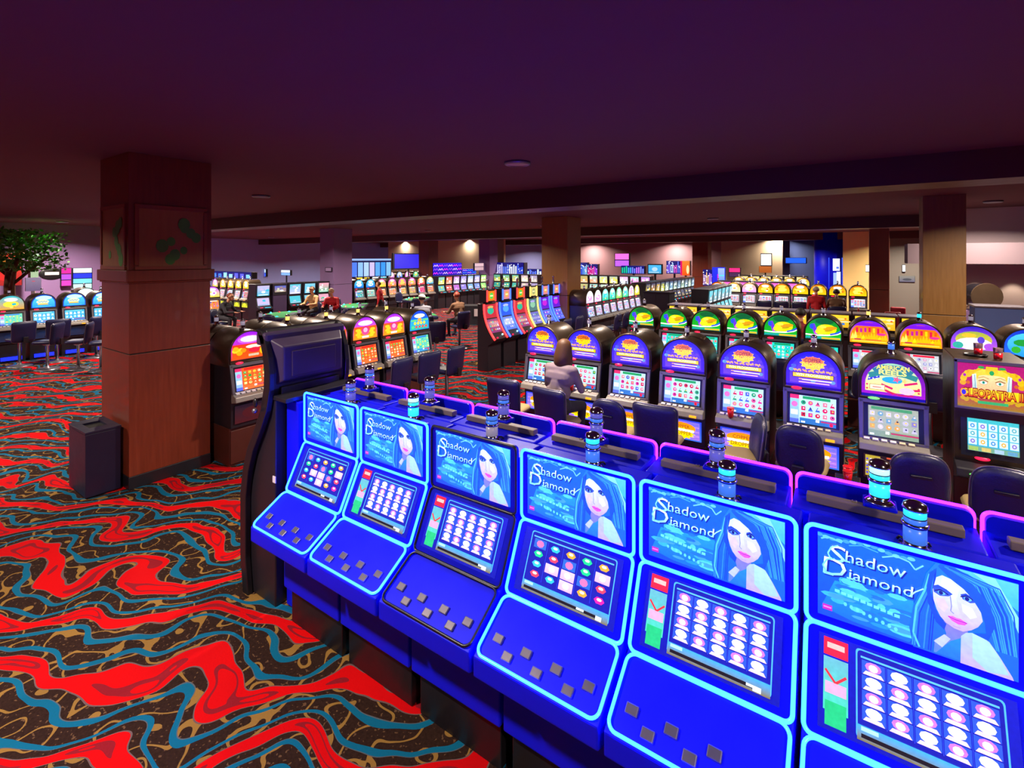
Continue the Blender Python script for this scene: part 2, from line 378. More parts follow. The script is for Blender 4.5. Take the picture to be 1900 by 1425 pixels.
# ---------------------------------------------------------------- toppers (glass above the reels)
def top_glass(kind, y=-.243, seed=0, w=.5, z0=1.385, ys=1.495):
    A = Art(face(y, 0), .0002); r = w / 2; rnd = random.Random(seed + 11)
    if kind == 'coins':
        A.arch(w, z0 - .04, ys, '#2808a0', '#1408f0'); A.arch(w, z0, ys, '#4a28ff', '#1a10f0'); A.arch(w * .86, z0 + .015, ys, '#7044ff', '#1a26ff')  # lowest blue strip: the topper's reflection on the bezel, painted as glow
        for k in range(16): A.disc(rnd.uniform(-.2, .2), rnd.uniform(z0 + .03, ys + .12), .025, .02, rnd.choice(['#5a8cff', '#6ab0ff', '#8a5cff']), None, 8, False)
        A.disc(0, ys + .05, .15, .11, '#8048fc', '#4838ff', 18)
        A.burst(0, ys + .125, .10, .125, 12, '#ffd800', '#ff9a10', .62); A.disc(0, ys + .15, .095, .045, '#ff8a00', '#ff6a10')
        A.text('COPPER', 0, ys + .135, .042, '#5a1a08', .15, .15, .01); A.text('DROPPER', 0, ys + .085, .05, '#ffe800', .2, .1, .02)
        A.k += 1; [A.disc(-.17 + .0135 * q, ys + .043 + .006 * math.sin(q * 2.3), .0075, .011 if q % 4 else .016, '#ffb428', None, 7, False, .4) for q in range(26) if q not in (5, 9, 14, 21)]
        A.rect(-.19, ys - .035, .19, ys + .018, '#4a2a00'); A.rect(-.184, ys - .029, .184, ys + .012, '#ffd800', '#f8c800')
        A.text('WIN PROGRESSIVE', 0, ys - .018, .03, '#fffcd8', .31, 0, .02); A.rect(-.12, ys - .031, .16, ys - .026, '#a06a00')
        A.rect(-.10, z0 + .05, .17, z0 + .062, '#ffe8ff'); A.rect(-.13, z0 + .055, -.10, z0 + .065, '#ffb060');
        A.rect(-.13, z0 + .022, .15, z0 + .034, '#f4b8ff')
    elif kind == 'lime':
        A.arch(w, z0, ys, '#18c020', '#0a7a28'); A.disc(.02, ys + .19, .13, .05, '#0a6030')
        A.poly([(-.17, ys + .14), (-.12, ys + .15), (-.07, ys + .0), (-.13, ys - .01)], '#6a30ff', None); A.disc(-.16, ys + .10, .03, .045, '#2a50ff')
        A.poly([(-.13, ys + .02), (-.09, ys + .0), (-.08, ys - .03), (-.12, ys - .03)], '#d040e0')
        A.disc(.05, ys + .06, .14, .085, '#d8f000', '#ffe000', 18); A.disc(-.03, ys + .02, .08, .05, '#e8f020'); A.disc(.10, ys + .08, .10, .03, '#ff9a10', None, 12, True, .15)
        A.disc(.08, ys + .045, .06, .018, '#c89a10', None, 10, True, .2); A.disc(.0, ys + .1, .05, .025, '#fff04a')
        A.line([(-.25, ys - .035), (-.1, ys - .045), (.08, ys - .035), (.2, ys - .01), (.25, ys + .02)], .022, '#ffffff'); A.line([(.1, ys - .02), (.2, ys + .01), (.25, ys + .045)], .025, '#2a50ff')
        A.rect(-.25, z0, .25, z0 + .045, '#109a9a', '#20b0a0'); A.rect(-.02, z0 + .012, .24, z0 + .04, '#e8c020')
        A.rect(-.24, z0, .24, z0 + .012, '#1a5a50')
    elif kind == 'flame':
        A.arch(w, z0, ys, '#ff8000', '#5a10e0'); A.arch(w * .97, z0, ys - .02, '#ffb000', '#f05010')
        A.poly([(-.2, ys + .16), (.2, ys + .16), (.12, ys + .215), (-.12, ys + .215)], '#7a10f0')
        for k in range(13):
            x = -.21 + .035 * k; hh = .05 + .09 * rnd.random(); A.poly([(x - .03, ys - .05), (x + .03, ys - .05), (x, ys - .05 + hh)], rnd.choice(['#ffe000', '#fff060', '#ffc000']), None)
        for k in range(7):
            x = -.17 + .055 * k; A.rect(x, ys + .05 + .02 * rnd.random(), x + .03, ys + .12 + .02 * rnd.random(), rnd.choice(['#e01840', '#ff5a00', '#ffd000', '#c02090']))
        A.disc(.16, ys + .04, .06, .02, '#e03090'); A.rect(-.22, z0 + .02, .22, z0 + .035, '#ffe050'); A.rect(-.19, z0 + .045, -.1, z0 + .065, '#c03050'); A.rect(-.04, z0 + .045, .16, z0 + .065, '#e07030')
    elif kind == 'flag':
        A.arch(w, z0 - .04, ys, '#120c98', '#140c90'); A.arch(w, z0, ys, '#a018c8', '#1c1478'); A.arch(w * .88, z0 + .03, ys - .01, '#ffe880', '#9ad8b0')  # blue strip below the art is a bezel reflection put into glowing colour
        A.poly([(-.2, ys + .02), (-.1, ys + .06), (-.12, ys + .12), (-.19, ys + .07)], '#2a30d0')
        for k in range(9): A.burst(-.185 + .03 * (k % 3), ys + .045 + .025 * (k // 3), .004, .011, 5, '#ffffff')
        A.line([(-.19, ys + .075), (-.1, ys + .105), (0, ys + .115), (.1, ys + .105), (.19, ys + .075)], .05, '#2a8a78')
        A.line([(-.15, ys + .12), (-.08, ys + .165), (.08, ys + .165), (.15, ys + .12)], .05, '#2a7a88'); A.text('AMERICAN', 0, ys + .145, .042, '#ffe850', .26, 0, .03); A.text('REELS', 0, ys + .095, .046, '#fff070', .22, 0, .03)
        A.disc(0, ys + .045, .085, .032, '#20a8d8'); A.burst(.03, ys + .055, .015, .035, 5, '#ff5a70'); A.burst(.09, ys + .045, .012, .028, 5, '#ffd050')
        for k, (a, b) in enumerate((((-.09, ys - .005), (.0, ys - .04)), ((-.06, ys - .06), (.01, ys - .09)), ((.09, ys + .01), (.19, ys + .04)), ((.13, ys - .04), (.21, ys - .03)))): A.line([a, b], .02, '#d81848')
        A.line([(-.03, ys - .07), (.05, ys - .095), (.16, ys - .09)], .012, '#d02040')
        A.rect(-.185, z0 + .045, -.06, z0 + .1, '#b8902a'); A.rect(-.18, z0 + .05, -.065, z0 + .095, '#fff8c8'); A.rect(-.16, z0 + .068, -.09, z0 + .076, '#d04050')
        A.disc(.11, ys - .05, .06, .035, '#ffc8e0')
        for x in (-.205, .2): A.rect(x - .008, z0 + .045, x + .008, z0 + .06, '#e03030'); A.rect(x - .008, z0 + .085, x + .008, z0 + .1, '#e03030')
    elif kind == 'violet':
        A.arch(w, z0, ys, '#c060ff', '#2018c0'); A.disc(0, ys + .06, .2, .12, '#e8d040', '#a0b040', 18); A.disc(0, ys + .0, .2, .09, '#ffffff', '#ffe0ff', 16)
        A.disc(-.05, ys + .12, .08, .03, '#ffc030'); A.disc(.17, ys - .03, .06, .05, '#b050e0'); A.disc(-.17, ys - .03, .06, .05, '#30b0a0'); A.disc(.08, ys + .06, .04, .05, '#5a40d0')
    elif kind == 'globe':
        A.arch(w, z0, ys, '#1868ff', '#0a30c0'); A.disc(0, ys + .03, .22, .17, '#1890ff', '#50d0ff', 20)
        for x, y, a, b in ((-.06, .06, .1, .05), (.06, -.04, .08, .06), (-.13, -.04, .05, .05), (.1, .1, .06, .03)): A.disc(x, ys + y, a, b, rnd.choice(['#30b030', '#58d020', '#189838']), None, 9)
    elif kind == 'ice':
        A.arch(w, z0, ys, '#1048c0', '#0838b0'); A.arch(w * .92, z0 + .015, ys - .01, '#20a0ff', '#58d8ff'); A.disc(0, ys + .16, .15, .045, '#e8ffff'); A.disc(0, ys + .155, .17, .055, '#c8f8ff', None, 16)
        A.disc(-.02, ys + .05, .13, .06, '#e8f8c0'); A.line([(-.11, ys + .07), (-.08, ys + .035), (-.05, ys + .07), (-.02, ys + .035), (.01, ys + .07), (.04, ys + .035), (.07, ys + .07)], .012, '#3a80d0'); A.rect(-.12, ys - .03, .09, ys - .0, '#ffc020'); A.rect(-.16, z0 + .03, .16, z0 + .038, '#70e0ff')
    elif kind == 'redgold':
        A.arch(w, z0, ys, '#e84010', '#9a10ff'); A.disc(0, ys + .15, .17, .055, '#d060ff'); A.disc(0, ys + .155, .13, .04, '#ffffff')
        A.rect(-.235, z0 + .01, .235, ys + .09, '#ff5a00', '#ff3010'); 
        for k in range(7): A.disc(rnd.uniform(-.2, -.04), rnd.uniform(z0 + .04, ys + .06), .04, .03, rnd.choice(['#ffb000', '#ffd020', '#ff9000']), None, 10)
        A.disc(.05, ys + .05, .11, .025, '#ffe8d0'); A.disc(.06, ys, .08, .035, '#e01838'); A.disc(.17, ys - .02, .04, .05, '#ffb800'); A.rect(-.02, z0 + .03, .12, z0 + .06, '#d8c0a0')
    elif kind == 'magenta':
        A.arch(w, z0, ys, '#ff7a00', '#a010ff'); A.disc(0, ys + .155, .2, .06, '#c840ff'); A.disc(0, ys + .155, .15, .042, '#ffffff')
        A.rect(-.235, z0 + .01, .235, ys + .1, '#ffa010', '#ff4a18')
        for s in (-1, 1):
            for k in range(4): A.disc(s * (.12 + .03 * (k % 2)), z0 + .05 + .035 * k, .055, .025, '#ffd020', None, 10)
        A.disc(0, ys + .03, .085, .075, '#ff50a0', '#ff2060'); A.disc(0, ys + .04, .045, .04, '#ffb0d8'); A.rect(-.07, z0 + .02, .07, z0 + .055, '#f0e8e0')
    elif kind == 'sea':
        A.arch(w, z0, ys, '#1080ff', '#1040e0'); A.disc(0, ys + .155, .14, .04, '#e8ffff'); A.rect(-.235, z0 + .01, .235, ys + .1, '#30c0a0', '#20a0ff')
        A.rect(-.22, ys + .06, -.08, ys + .085, '#70e060'); A.rect(.08, ys + .06, .22, ys + .085, '#70e060'); A.disc(0, ys + .08, .055, .035, '#ffb040'); A.k += 1; [A.disc(-.12 + .08 * q, ys + .02, .032, .03, '#ffe040', None, 10, False) for q in range(4)]
        for k in range(5): A.disc(-.17 + .085 * k, z0 + .06, .03, .025, rnd.choice(['#ffe040', '#ff5050', '#60ff80']), None, 8)
    else:   # two-colour glass: kind = (low, high, spot)
        lo, hi, sp = kind; A.arch(w, z0, ys, lo, hi); A.disc(0, ys + .03, .15, .08, sp); A.disc(0, ys + .15, .13, .05, '#ffffff' if rnd.random() < .5 else sp)
        for k in range(4): A.disc(rnd.uniform(-.17, .17), rnd.uniform(z0 + .03, ys + .08), .04, .03, rnd.choice([lo, hi, '#ffe060', '#ffffff']), None, 8)
    return A.mesh('top_glass')
def square_glass(lo, hi, spot, w, h, fn, seed=0, txt=None):
    A = Art(fn, .0003); rnd = random.Random(seed); A.rect(-w / 2, 0, w / 2, h, lo, hi)
    for k in range(5): A.disc(rnd.uniform(-.35, .35) * w, rnd.uniform(.2, .8) * h, w * rnd.uniform(.06, .2), h * rnd.uniform(.06, .16), rnd.choice([spot, lo, '#ffffff', hi]), None, 9)
    A.rect(-w * .4, h * .06, w * .4, h * .13, spot)
    return A.mesh('top_glass')

# ---------------------------------------------------------------- round-top slot machine
SW, SH = .455, .29
def tilt_plane(x=0): return plane((x, -.3085, .985), (0, .06, .32), (0, -.983, .184))
def screen_mesh(style, seed=1):
    A = Art(tilt_plane(), .0002)
    A.rect(-SW / 2 - .03, -.015, SW / 2 + .03, SH + .015, '#0a0a18')
    if style == 'fruit': reels(A, SW * .92, SH, seed=seed)
    elif style == 'jade': reels(A, SW * .92, SH, '#20d8c8', True, '#0a9a60', 3, 5, ['#40ffe0', '#b0fff0', '#18b8d0', '#e8ffe0', '#ff8080', '#10a070'], seed, '#18b0c8', False)
    elif style == 'rose': reels(A, SW * .92, SH, '#c8c8d0', True, '#f01840', 3, 5, ['#e8e8f0', '#9a9ad0', '#20a060', '#d0a0c0', '#e0e0e8', '#c04060'], seed, '#b8a8b8', False)
    elif style == 'fire': reels(A, SW * .92, SH, '#ff5a20', True, '#ff2010', 4, 5, ['#ffc030', '#ffe080', '#ff9040', '#20b040', '#ffd0a0'], seed, '#ff7030', False)
    elif style == 'lagoon': reels(A, SW * .92, SH, '#60d8b0', True, '#2080e0', 4, 5, ['#ffe060', '#a0f080', '#40c0d0', '#ffc0a0'], seed, '#3a9ad8', True)
    elif style == 'ice': reels(A, SW * .95, SH, '#38b0f0', False, '#70d8ff', 2, 5, ['#e8ffff', '#a0e8ff', '#d8f0ff', '#ffffff'], seed, '#2a90e0', False)
    elif style == 'dim':
        reels(A, SW * .86, SH, '#a8b0a0', False, '#4a9a60', 3, 6, ['#c8c0e8', '#e0a840', '#8a80c0', '#70a0c0', '#d8d0e0'], seed, '#88a088', False)
    else: reels(A, SW * .92, SH, style, seed % 2 == 0, '#ffffff', 3, 4, None, seed, style, False)
    return A.mesh('reel_screen')
def belly_mesh(style):
    A = Art(face(-.31, .56), .0002)
    if style == 'coins':
        A.rect(-.235, 0, .235, .235, '#3a70ff', '#2a40ff'); A.rect(-.215, .015, .215, .22, '#b070ff', '#7a6cff')
        for k in range(7): A.rect(-.21, .03 + .026 * k, .21, .036 + .026 * k, '#c8a0ff' if k % 2 else '#5a70ff')
        A.disc(0, .14, .17, .065, '#ffb000', '#ff8a00', 16); A.burst(0, .075, .13, .17, 14, '#ffe800', '#ffd000', .42)
        A.rect(-.16, .095, .15, .125, '#fff0e8'); A.text('COPPER', 0, .135, .04, '#8a2a10', .2); A.text('DROPPER', 0, .055, .045, '#a86a00', .24, 0, .01)
    elif style == 'flag':
        A.rect(-.235, 0, .235, .235, '#24101c'); A.rect(-.22, .02, -.10, .225, '#b8a030')
        rnd = random.Random(3)
        for k in range(20): A.burst(-.205 + .03 * (k % 4) , .05 + .034 * (k // 4), .006, .016, 5, '#2a2ae0' if rnd.random() < .7 else '#f0f0ff')
        A.disc(.08, .12, .14, .085, '#50c060'); A.text('AMERICAN', .08, .165, .035, '#e0d040', .2); A.disc(.08, .1, .1, .04, '#07070a'); A.disc(.08, .05, .09, .03, '#40b8f0')
        A.rect(-.05, .215, .2, .23, '#d85030')
    else: A.rect(-.235, 0, .235, .235, style, '#101020'); A.disc(0, .12, .14, .07, style)
    return A.mesh('belly_glass')
def barrel(mb, W, y0, y1, zb, zs, mat, n=20):
    r = W / 2
    mb.prism([(-r, zb), (r, zb)] + [(r * math.cos(PI * k / n), zs + r * math.sin(PI * k / n)) for k in range(n + 1)], y0, y1, mat, lambda t, a, z: (a, t, z), True)
RM = {}
def build_R():
    m = MB(); m.prism([(-.29, .5), (-.29, .84), (-.30, .95), (-.245, 1.34), (.3, 1.34), (.3, .5)], -.275, .275, 'dark_cabinet'); RM['cabinet'] = m.mesh('cabinet', .008)
    m = MB(); m.box(-.28, .28, -.26, .3, 0, .5, 'brown_laminate'); m.box(-.27, .27, -.275, -.26, .03, .47, 'brown_laminate'); RM['base'] = m.mesh('base', .006); m = MB(); m.box(-.28, .28, -.26, .3, 0, .5, 'black_plastic'); RM['base_dark'] = m.mesh('base', .006)
    m = MB(); barrel(m, .56, -.235, .31, 1.30, 1.49, 'dark_bronze'); RM['top_box'] = m.mesh('top_box', .006)
    m = MB(); n = 20; pts = [(-.262, -.238, 1.345)] + [(.262 * math.cos(PI * (1 - k / n)), -.238, 1.495 + .262 * math.sin(PI * k / n)) for k in range(n + 1)] + [(.262, -.238, 1.345)]
    m.tube(pts, .013, 'dark_bronze', 6, True); RM['top_trim'] = m.mesh('top_trim')
    m = MB(); f = plane((0, -.305, .985), (0, .06, .32), (0, -.983, .184))
    for x0, x1, z0, z1 in ((-.272, -.235, -.03, .345), (.235, .272, -.03, .345), (-.272, .272, .31, .345), (-.272, .272, -.04, -.012)):
        m.add([f(x, z, d) for d in (-.01, .022) for z in (z0, z1) for x in (x0, x1)], [(0, 2, 3, 1), (4, 5, 7, 6), (0, 1, 5, 4), (2, 6, 7, 3), (0, 4, 6, 2), (1, 3, 7, 5)], 'grey_metal')
    RM['screen_frame'] = m.mesh('screen_frame', .005)
    m = MB(); m.prism([(-.27, .975), (-.40, .925), (-.415, .86), (-.29, .835)], -.272, .272, 'grey_deck'); RM['button_deck'] = m.mesh('button_deck', .008)
    m = MB(); df = plane((0, -.335, .955), (0, .13, .05), (0, -.35, .93))
    for k in range(6):
        m = MB(); x = -.21 + .07 * k; m.add([df(x + a, b, c) for c in (-.004, .012) for b in (-.018, .018) for a in (-.024, .024)], [(0, 2, 3, 1), (4, 5, 7, 6), (0, 1, 5, 4), (2, 6, 7, 3), (0, 4, 6, 2), (1, 3, 7, 5)], 'cream' if k > 3 else 'white_plastic'); RM['button', k] = m.mesh('button', .003)
    pass
    m = MB(); m.box(.12, .20, -.42, -.405, .868, .892, 'led_amber'); RM['deck_lamp'] = m.mesh('deck_lamp')
    m = MB(); m.ball((0, 0, 0), 1, 'led_red', 12, (.052, .012, .017)); RM['credit_light'] = m.mesh('credit_light')
    m = MB(); m.ball((0, 0, 0), 1, 'led_green', 12, (.05, .012, .013)); RM['credit_light_green'] = m.mesh('credit_light')
    m = MB(); m.lathe([(.045, 0), (.045, .012), (.03, .02), (.03, .05), (.022, .05), (.022, .105), (.034, .107), (.03, .125), (.012, .135)], 0, 0, 'chrome'); RM['candle'] = m.mesh('candle')
    for c, mt in (('pale', 'lens_pale'), ('amber', 'lamp_amber'), ('blue', 'lens_blue'), ('cyan', 'lens_cyan')):
        m = MB(); m.lathe([(.028, .05), (.028, .107)], 0, 0, mt); RM['lens_' + c] = m.mesh('candle_lens')
    m = MB(); m.box(-.25, .25, -.20, .2, .0, .03, 'floor_blue'); RM['base_light'] = m.mesh('base_light')
build_R()
TOPC, SCRC, BELC = {}, {}, {}
def cached(d, k, fn):
    if k not in d: d[k] = fn()
    return d[k]
def make_R(label, loc, rot, top, scr, seed=1, belly='coins', group=None, lens='pale', detail=2, light='red', lamp=True, jitter=0):
    t = thing('slot_machine', label, 'slot machine', loc, rot + jitter, group)
    part('cabinet', RM['cabinet'], t); part('top_box', RM['top_box'], t)
    if detail > 0: part('base', RM['base_dark' if loc[0] < -17 else 'base'], t)
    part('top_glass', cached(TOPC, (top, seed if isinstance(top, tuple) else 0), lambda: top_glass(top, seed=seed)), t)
    part('reel_screen', cached(SCRC, (scr, seed), lambda: screen_mesh(scr, seed)), t)
    c = part('candle', RM['candle'], t, (0, -.05, 1.768)); part('candle_lens', RM['lens_' + lens], c)
    if detail > 0:
        part('button_deck', RM['button_deck'], t); part('screen_frame', RM['screen_frame'], t); part('top_trim', RM['top_trim'], t)
        part('credit_light', RM['credit_light' if light == 'red' else 'credit_light_green'], t, (-.15, -.262, 1.345))
    if detail > 1:
        [part('button', RM['button', k], t) for k in range(6)]; part('belly_glass', cached(BELC, belly, lambda: belly_mesh(belly)), t)
        if lamp: part('deck_lamp', RM['deck_lamp'], t)
    return t

# ---------------------------------------------------------------- casino chair: pedestal seat with a wrapped back
def rounded(w0, w1, h, r=.06, n=5, bulge=.02):
    """outline of a back: w0 wide at the bottom, w1 at the top, centred on 0..h -> centred"""
    c = [(-w0 / 2, -h / 2), (w0 / 2, -h / 2), (w1 / 2, h / 2), (-w1 / 2, h / 2)]; o = []
    for i in range(4):
        p, a, b = Vector(c[i]), Vector(c[i - 1]), Vector(c[(i + 1) % 4]); da, db = (a - p).normalized() * r, (b - p).normalized() * r
        for k in range(n + 1):
            u = k / n; q = (1 - u) ** 2 * (p + da) + 2 * u * (1 - u) * p + u * u * (p + db); o.append((q.x, q.y))
    dense = []
    for i in range(len(o)):
        (x0, y0), (x1, y1) = o[i], o[(i + 1) % len(o)]; s = max(1, int(math.hypot(x1 - x0, y1 - y0) / .07))
        dense += [(x0 + (x1 - x0) * k / s, y0 + (y1 - y0) * k / s) for k in range(s)]
    return dense
CH = {}
def build_chair():
    for key, out, mat, bm in (('square', rounded(.46, .50, .52, .07), 'black_leather', 'grey_metal'), ('round', [(p[0] * (1 + .1 * math.cos(p[1] * 6)), p[1]) for p in rounded(.38, .36, .50, .15, 7)], 'black_leather', 'grey_metal')):
        m = MB(); fb = lambda x, y, z: (x, -.21 + x * x * .55 - y * .12 - z, .88 + y); m.pad(out, .04, fb, mat); CH['backrest_' + key] = m.mesh('backrest')
        m = MB(); m.tube([fb(x * 1.0, y * 1.0, -.004) for x, y in out], .007, bm, 6, True); CH['piping_' + key] = m.mesh('piping')
        m = MB(); m.box(-.07, .07, -.275, -.255, .93, .955, 'black_plastic'); CH['grip_' + key] = m.mesh('hand_grip', .004)
    m = MB(); m.pad(rounded(.44, .46, .44, .1), .05, lambda x, y, z: (x, y + .03, .68 + z), 'black_leather'); CH['seat'] = m.mesh('seat')
    m = MB(); m.pad(rounded(.44, .46, .44, .1), .05, lambda x, y, z: (x, y + .03, .68 + z), 'yellow_lit_seat'); CH['seat_lit'] = m.mesh('seat')  # tan copy of the seat: yellow light from the belly glass put into its colour
    m = MB(); m.lathe([(.035, .02), (.035, .58), (.09, .61), (.11, .635)], 0, .02, 'chrome', 12); CH['post'] = m.mesh('post')
    m = MB(); m.lathe([(.25, 0), (.25, .012), (.20, .03), (.05, .05), (.04, .09)], 0, .02, 'grey_metal', 20); CH['base'] = m.mesh('base')
    m = MB(); m.box(-.05, .05, -.29, -.1, .61, .635, 'black_plastic'); m.box(-.05, .05, -.29, -.262, .62, .76, 'black_plastic'); CH['bracket'] = m.mesh('bracket', .005)
build_chair()
def chair(label, loc, rot, kind='square', group=None, tan=False, name='casino_chair'):
    t = thing(name, label, 'chair', loc, rot, group)
    b = part('backrest', CH['backrest_' + kind], t); part('piping', CH['piping_' + kind], b); 
    if kind == 'round': part('hand_grip', CH['grip_' + kind], b)
    part('seat', CH['seat_lit' if tan else 'seat'], t); part('post', CH['post'], t); part('base', CH['base'], t); part('bracket', CH['bracket'], t)
    return t
# ---------------------------------------------------------------- the blue neon bank (display front plane at y=0, spine at y=.24)
def rr_path(w, z0, z1, r, f, n=6):
    p = []
    for cx, cz, a in ((w / 2 - r, z1 - r, 0), (-w / 2 + r, z1 - r, 90), (-w / 2 + r, z0 + r, 180), (w / 2 - r, z0 + r, 270)):
        p += [f(cx + r * math.cos(math.radians(a + 90 * k / n)), cz + r * math.sin(math.radians(a + 90 * k / n)), 0) for k in range(n + 1)]
    return p
NB = {}
up_f = plane((0, -.03, 1.33), (0, .0, 1))
lo_up = Vector((0, .155, .315)).normalized()
lo_f = plane((0, -.185, 1.005), lo_up, (0, -lo_up.z, lo_up.y))
def slab(m, f, w, h, th, mat, r=.03):
    m_pts = rr_path(w, 0, h, r, lambda x, z, d: (x, z))
    n = len(m_pts); vs = [f(x, z, d) for d in (0, -th) for x, z in m_pts]
    m.add(vs, [tuple(range(n)), tuple(range(2 * n - 1, n - 1, -1))], mat); m.add(vs, [(i, (i + 1) % n, n + (i + 1) % n, n + i) for i in range(n)], mat)
def diamond_art():
    W, H = .56, .32; A = Art(lambda x, y, z: up_f(x, y + .03, z + .002), .00005, ARTHI, (-W / 2, 0, W / 2, H))
    P = lambda u, v: ((u - .5) * W, v * H)
    PL = lambda *q: [P(a, b) for a, b in q]
    A.rect(-W / 2, 0, W / 2, H, '#0a4ad8', '#1238c0')
    rnd = random.Random(5)
    A.rect(*P(.0, .0), *P(1, 1), '#0844f4', '#0a60fc')
    A.poly(PL((.02, .10), (.2, .04), (.5, .02), (.56, .2), (.52, .5), (.1, .46)), '#0a60f0', '#1888f8')
    for k in range(46):
        x, y = rnd.uniform(.09, .5), rnd.uniform(.08, .5); A.disc(*P(x, y), rnd.uniform(.012, .05), rnd.uniform(.005, .014), rnd.choice(['#1a84f4', '#30a4fc', '#48bcfc', '#1668ec', '#3890f4']), None, 8)
    for k in range(10): A.rect(*P(.10 + .036 * k, .33 - .008 * k), *P(.128 + .036 * k, .365 - .008 * k), '#60ccfc')
    for k in range(9): A.disc(*P(.16 + .034 * k, .22 - .012 * k), .006, .008, '#58c4fc', None, 6)
    for q in range(14): a = q / 13; A.disc(*P(.01 + .5 * a, .975 - .02 * math.sin(a * 9)), .012, .007, '#58b8fc' if q % 2 else '#3890f8', None, 8)
    A.line(PL((.02, .93), (.06, .97), (.14, .94)), .006, '#58b8fc'); A.line(PL((.36, .90), (.43, .955), (.5, .93), (.53, .86), (.57, .93)), .005, '#68c0fc'); A.line(PL((.18, .93), (.25, .97), (.34, .94)), .004, '#3a98fc')
    # portrait: loose hair, neck and shoulder, tilted face
    A.poly(PL((.63, 1), (.585, .86), (.56, .66), (.52, .46), (.50, .2), (.52, 0), (1, 0), (1, 1)), '#0a58f0', '#1a70f4')
    A.poly(PL((.66, 1), (1, 1), (1, .72), (.9, .86), (.78, .97)), '#38a8fc', '#50b8fc'); A.poly(PL((.80, 1), (.9, 1), (.98, .72), (1, .5), (1, .66), (.94, .85)), '#78ccfc')
    A.poly(PL((.64, .97), (.70, .95), (.80, .86), (.88, .66), (.90, .45), (.95, .3), (.97, .5), (.93, .75), (.82, .93), (.72, 1), (.65, 1)), '#0840d8', '#1458e8')
    for k in range(13):
        a = k / 12; A.line(PL((.67 + .02 * a, .985), (.80 + .12 * a, .86 + .04 * a), (.86 + .12 * a, .56 + .1 * a), (.90 + .1 * a, .25)), .0035, rnd.choice(['#2a88fc', '#48a8fc', '#0c48e0', '#1a60f0', '#3090fc']))
    for k in range(9):
        a = k / 8; A.line(PL((.62 + .01 * a, .93), (.59 + .03 * a, .66), (.53 + .09 * a, .40), (.515 + .09 * a, .02)), .0035, rnd.choice(['#0a48e0', '#0838d0', '#2a80f8', '#1058e8']))
    A.line(PL((.60, .86), (.575, .66), (.535, .46), (.52, .16), (.55, .02)), .006, '#48b4fc')
    A.poly(PL((.66, .40), (.78, .36), (.77, .28), (.75, .03), (.62, .02), (.625, .16), (.68, .26)), '#4a78f4', '#7a70e8'); A.poly(PL((.62, .14), (.67, .25), (.70, .22), (.66, .1)), '#a8b4fc')
    A.poly(PL((.70, .2), (.75, .27), (.76, .02), (.63, .02)), '#1868e8', '#1a80f0')
    A.poly(PL((.748, .29), (.77, .34), (.80, .36), (.84, .355), (.875, .32), (.92, .2), (.975, .03), (.98, .0), (.745, .0)), '#b09cf8', '#98b8fc'); A.poly(PL((.80, .355), (.84, .35), (.875, .31), (.92, .19), (.96, .04), (.87, .0), (.80, .1)), '#90b8fc', '#a0d0fc')
    A.poly(PL((.632, .846), (.615, .70), (.618, .60), (.634, .50), (.652, .432), (.68, .38), (.717, .348), (.757, .342), (.795, .385), (.825, .44), (.846, .515), (.838, .60), (.814, .68), (.781, .76), (.75, .82), (.709, .865), (.66, .885)), '#b49cf8', '#c0d8fc')
    A.poly(PL((.66, .86), (.70, .85), (.74, .79), (.73, .70), (.71, .62), (.69, .70), (.65, .77)), '#cce4fc'); A.poly(PL((.75, .64), (.80, .62), (.82, .54), (.79, .50), (.755, .56)), '#ccdcfc'); A.poly(PL((.63, .62), (.67, .64), (.69, .56), (.67, .49), (.64, .53)), '#c4b4fc')
    A.poly(PL((.70, .68), (.708, .56), (.703, .515), (.72, .50), (.735, .505), (.745, .525), (.735, .58), (.725, .68)), '#b8b4fc', '#c8d4fc'); A.line(PL((.698, .69), (.704, .58), (.70, .525), (.715, .505)), .0028, '#7a80f0')
    A.poly(PL((.615, .745), (.64, .77), (.68, .745), (.71, .71), (.69, .675), (.65, .655), (.62, .68)), '#3858e0', '#1a40d0'); A.poly(PL((.745, .735), (.77, .76), (.80, .735), (.815, .69), (.79, .67), (.755, .69)), '#3050d8', '#1238c8')
    for cx, cy in ((.657, .692), (.778, .705)):
        A.disc(*P(cx, cy), .019 * W, .022 * H, '#58a8f8', None, 10); A.disc(*P(cx - .003, cy), .011 * W, .022 * H, '#0c1c88', None, 8); A.line(PL((cx - .033, cy + .005), (cx - .005, cy + .032), (cx + .032, cy + .0)), .0035, '#0a1470')
    A.poly(PL((.685, .463), (.71, .478), (.727, .468), (.745, .472), (.778, .445), (.765, .415), (.735, .405), (.705, .425)), '#d048d8', '#e060d8'); A.line(PL((.688, .460), (.72, .447), (.775, .444)), .0026, '#8a20b0'); A.line(PL((.71, .375), (.745, .372)), .003, '#a890f0')
    A.poly(PL((.64, .97), (.70, .87), (.76, .80), (.80, .72), (.84, .60), (.855, .50), (.86, .40), (.80, .36), (.87, .33), (.90, .5), (.88, .7), (.80, .88), (.70, .96)), '#0a48e0', '#1254e4')
    A.poly(PL((.635, .95), (.62, .85), (.605, .70), (.612, .58), (.64, .45), (.68, .37), (.67, .30), (.63, .36), (.59, .55), (.585, .72), (.60, .88)), '#0a40dc', '#0f4ce0')
    for t, x, y, h, w_ in (('S', .112, .70, .20, .095), ('hadow', .322, .735, .135, .325), ('D', .098, .525, .215, .135), ('iamond', .35, .545, .125, .34)):
        A.text(t, *P(x + .008, y - .014), h * H, '#0420a0', w=w_ * W, shear=.06, fat=.012); A.text(t, *P(x, y), h * H, '#68c8fc', c2='#e8fbff', w=w_ * W, shear=.06)
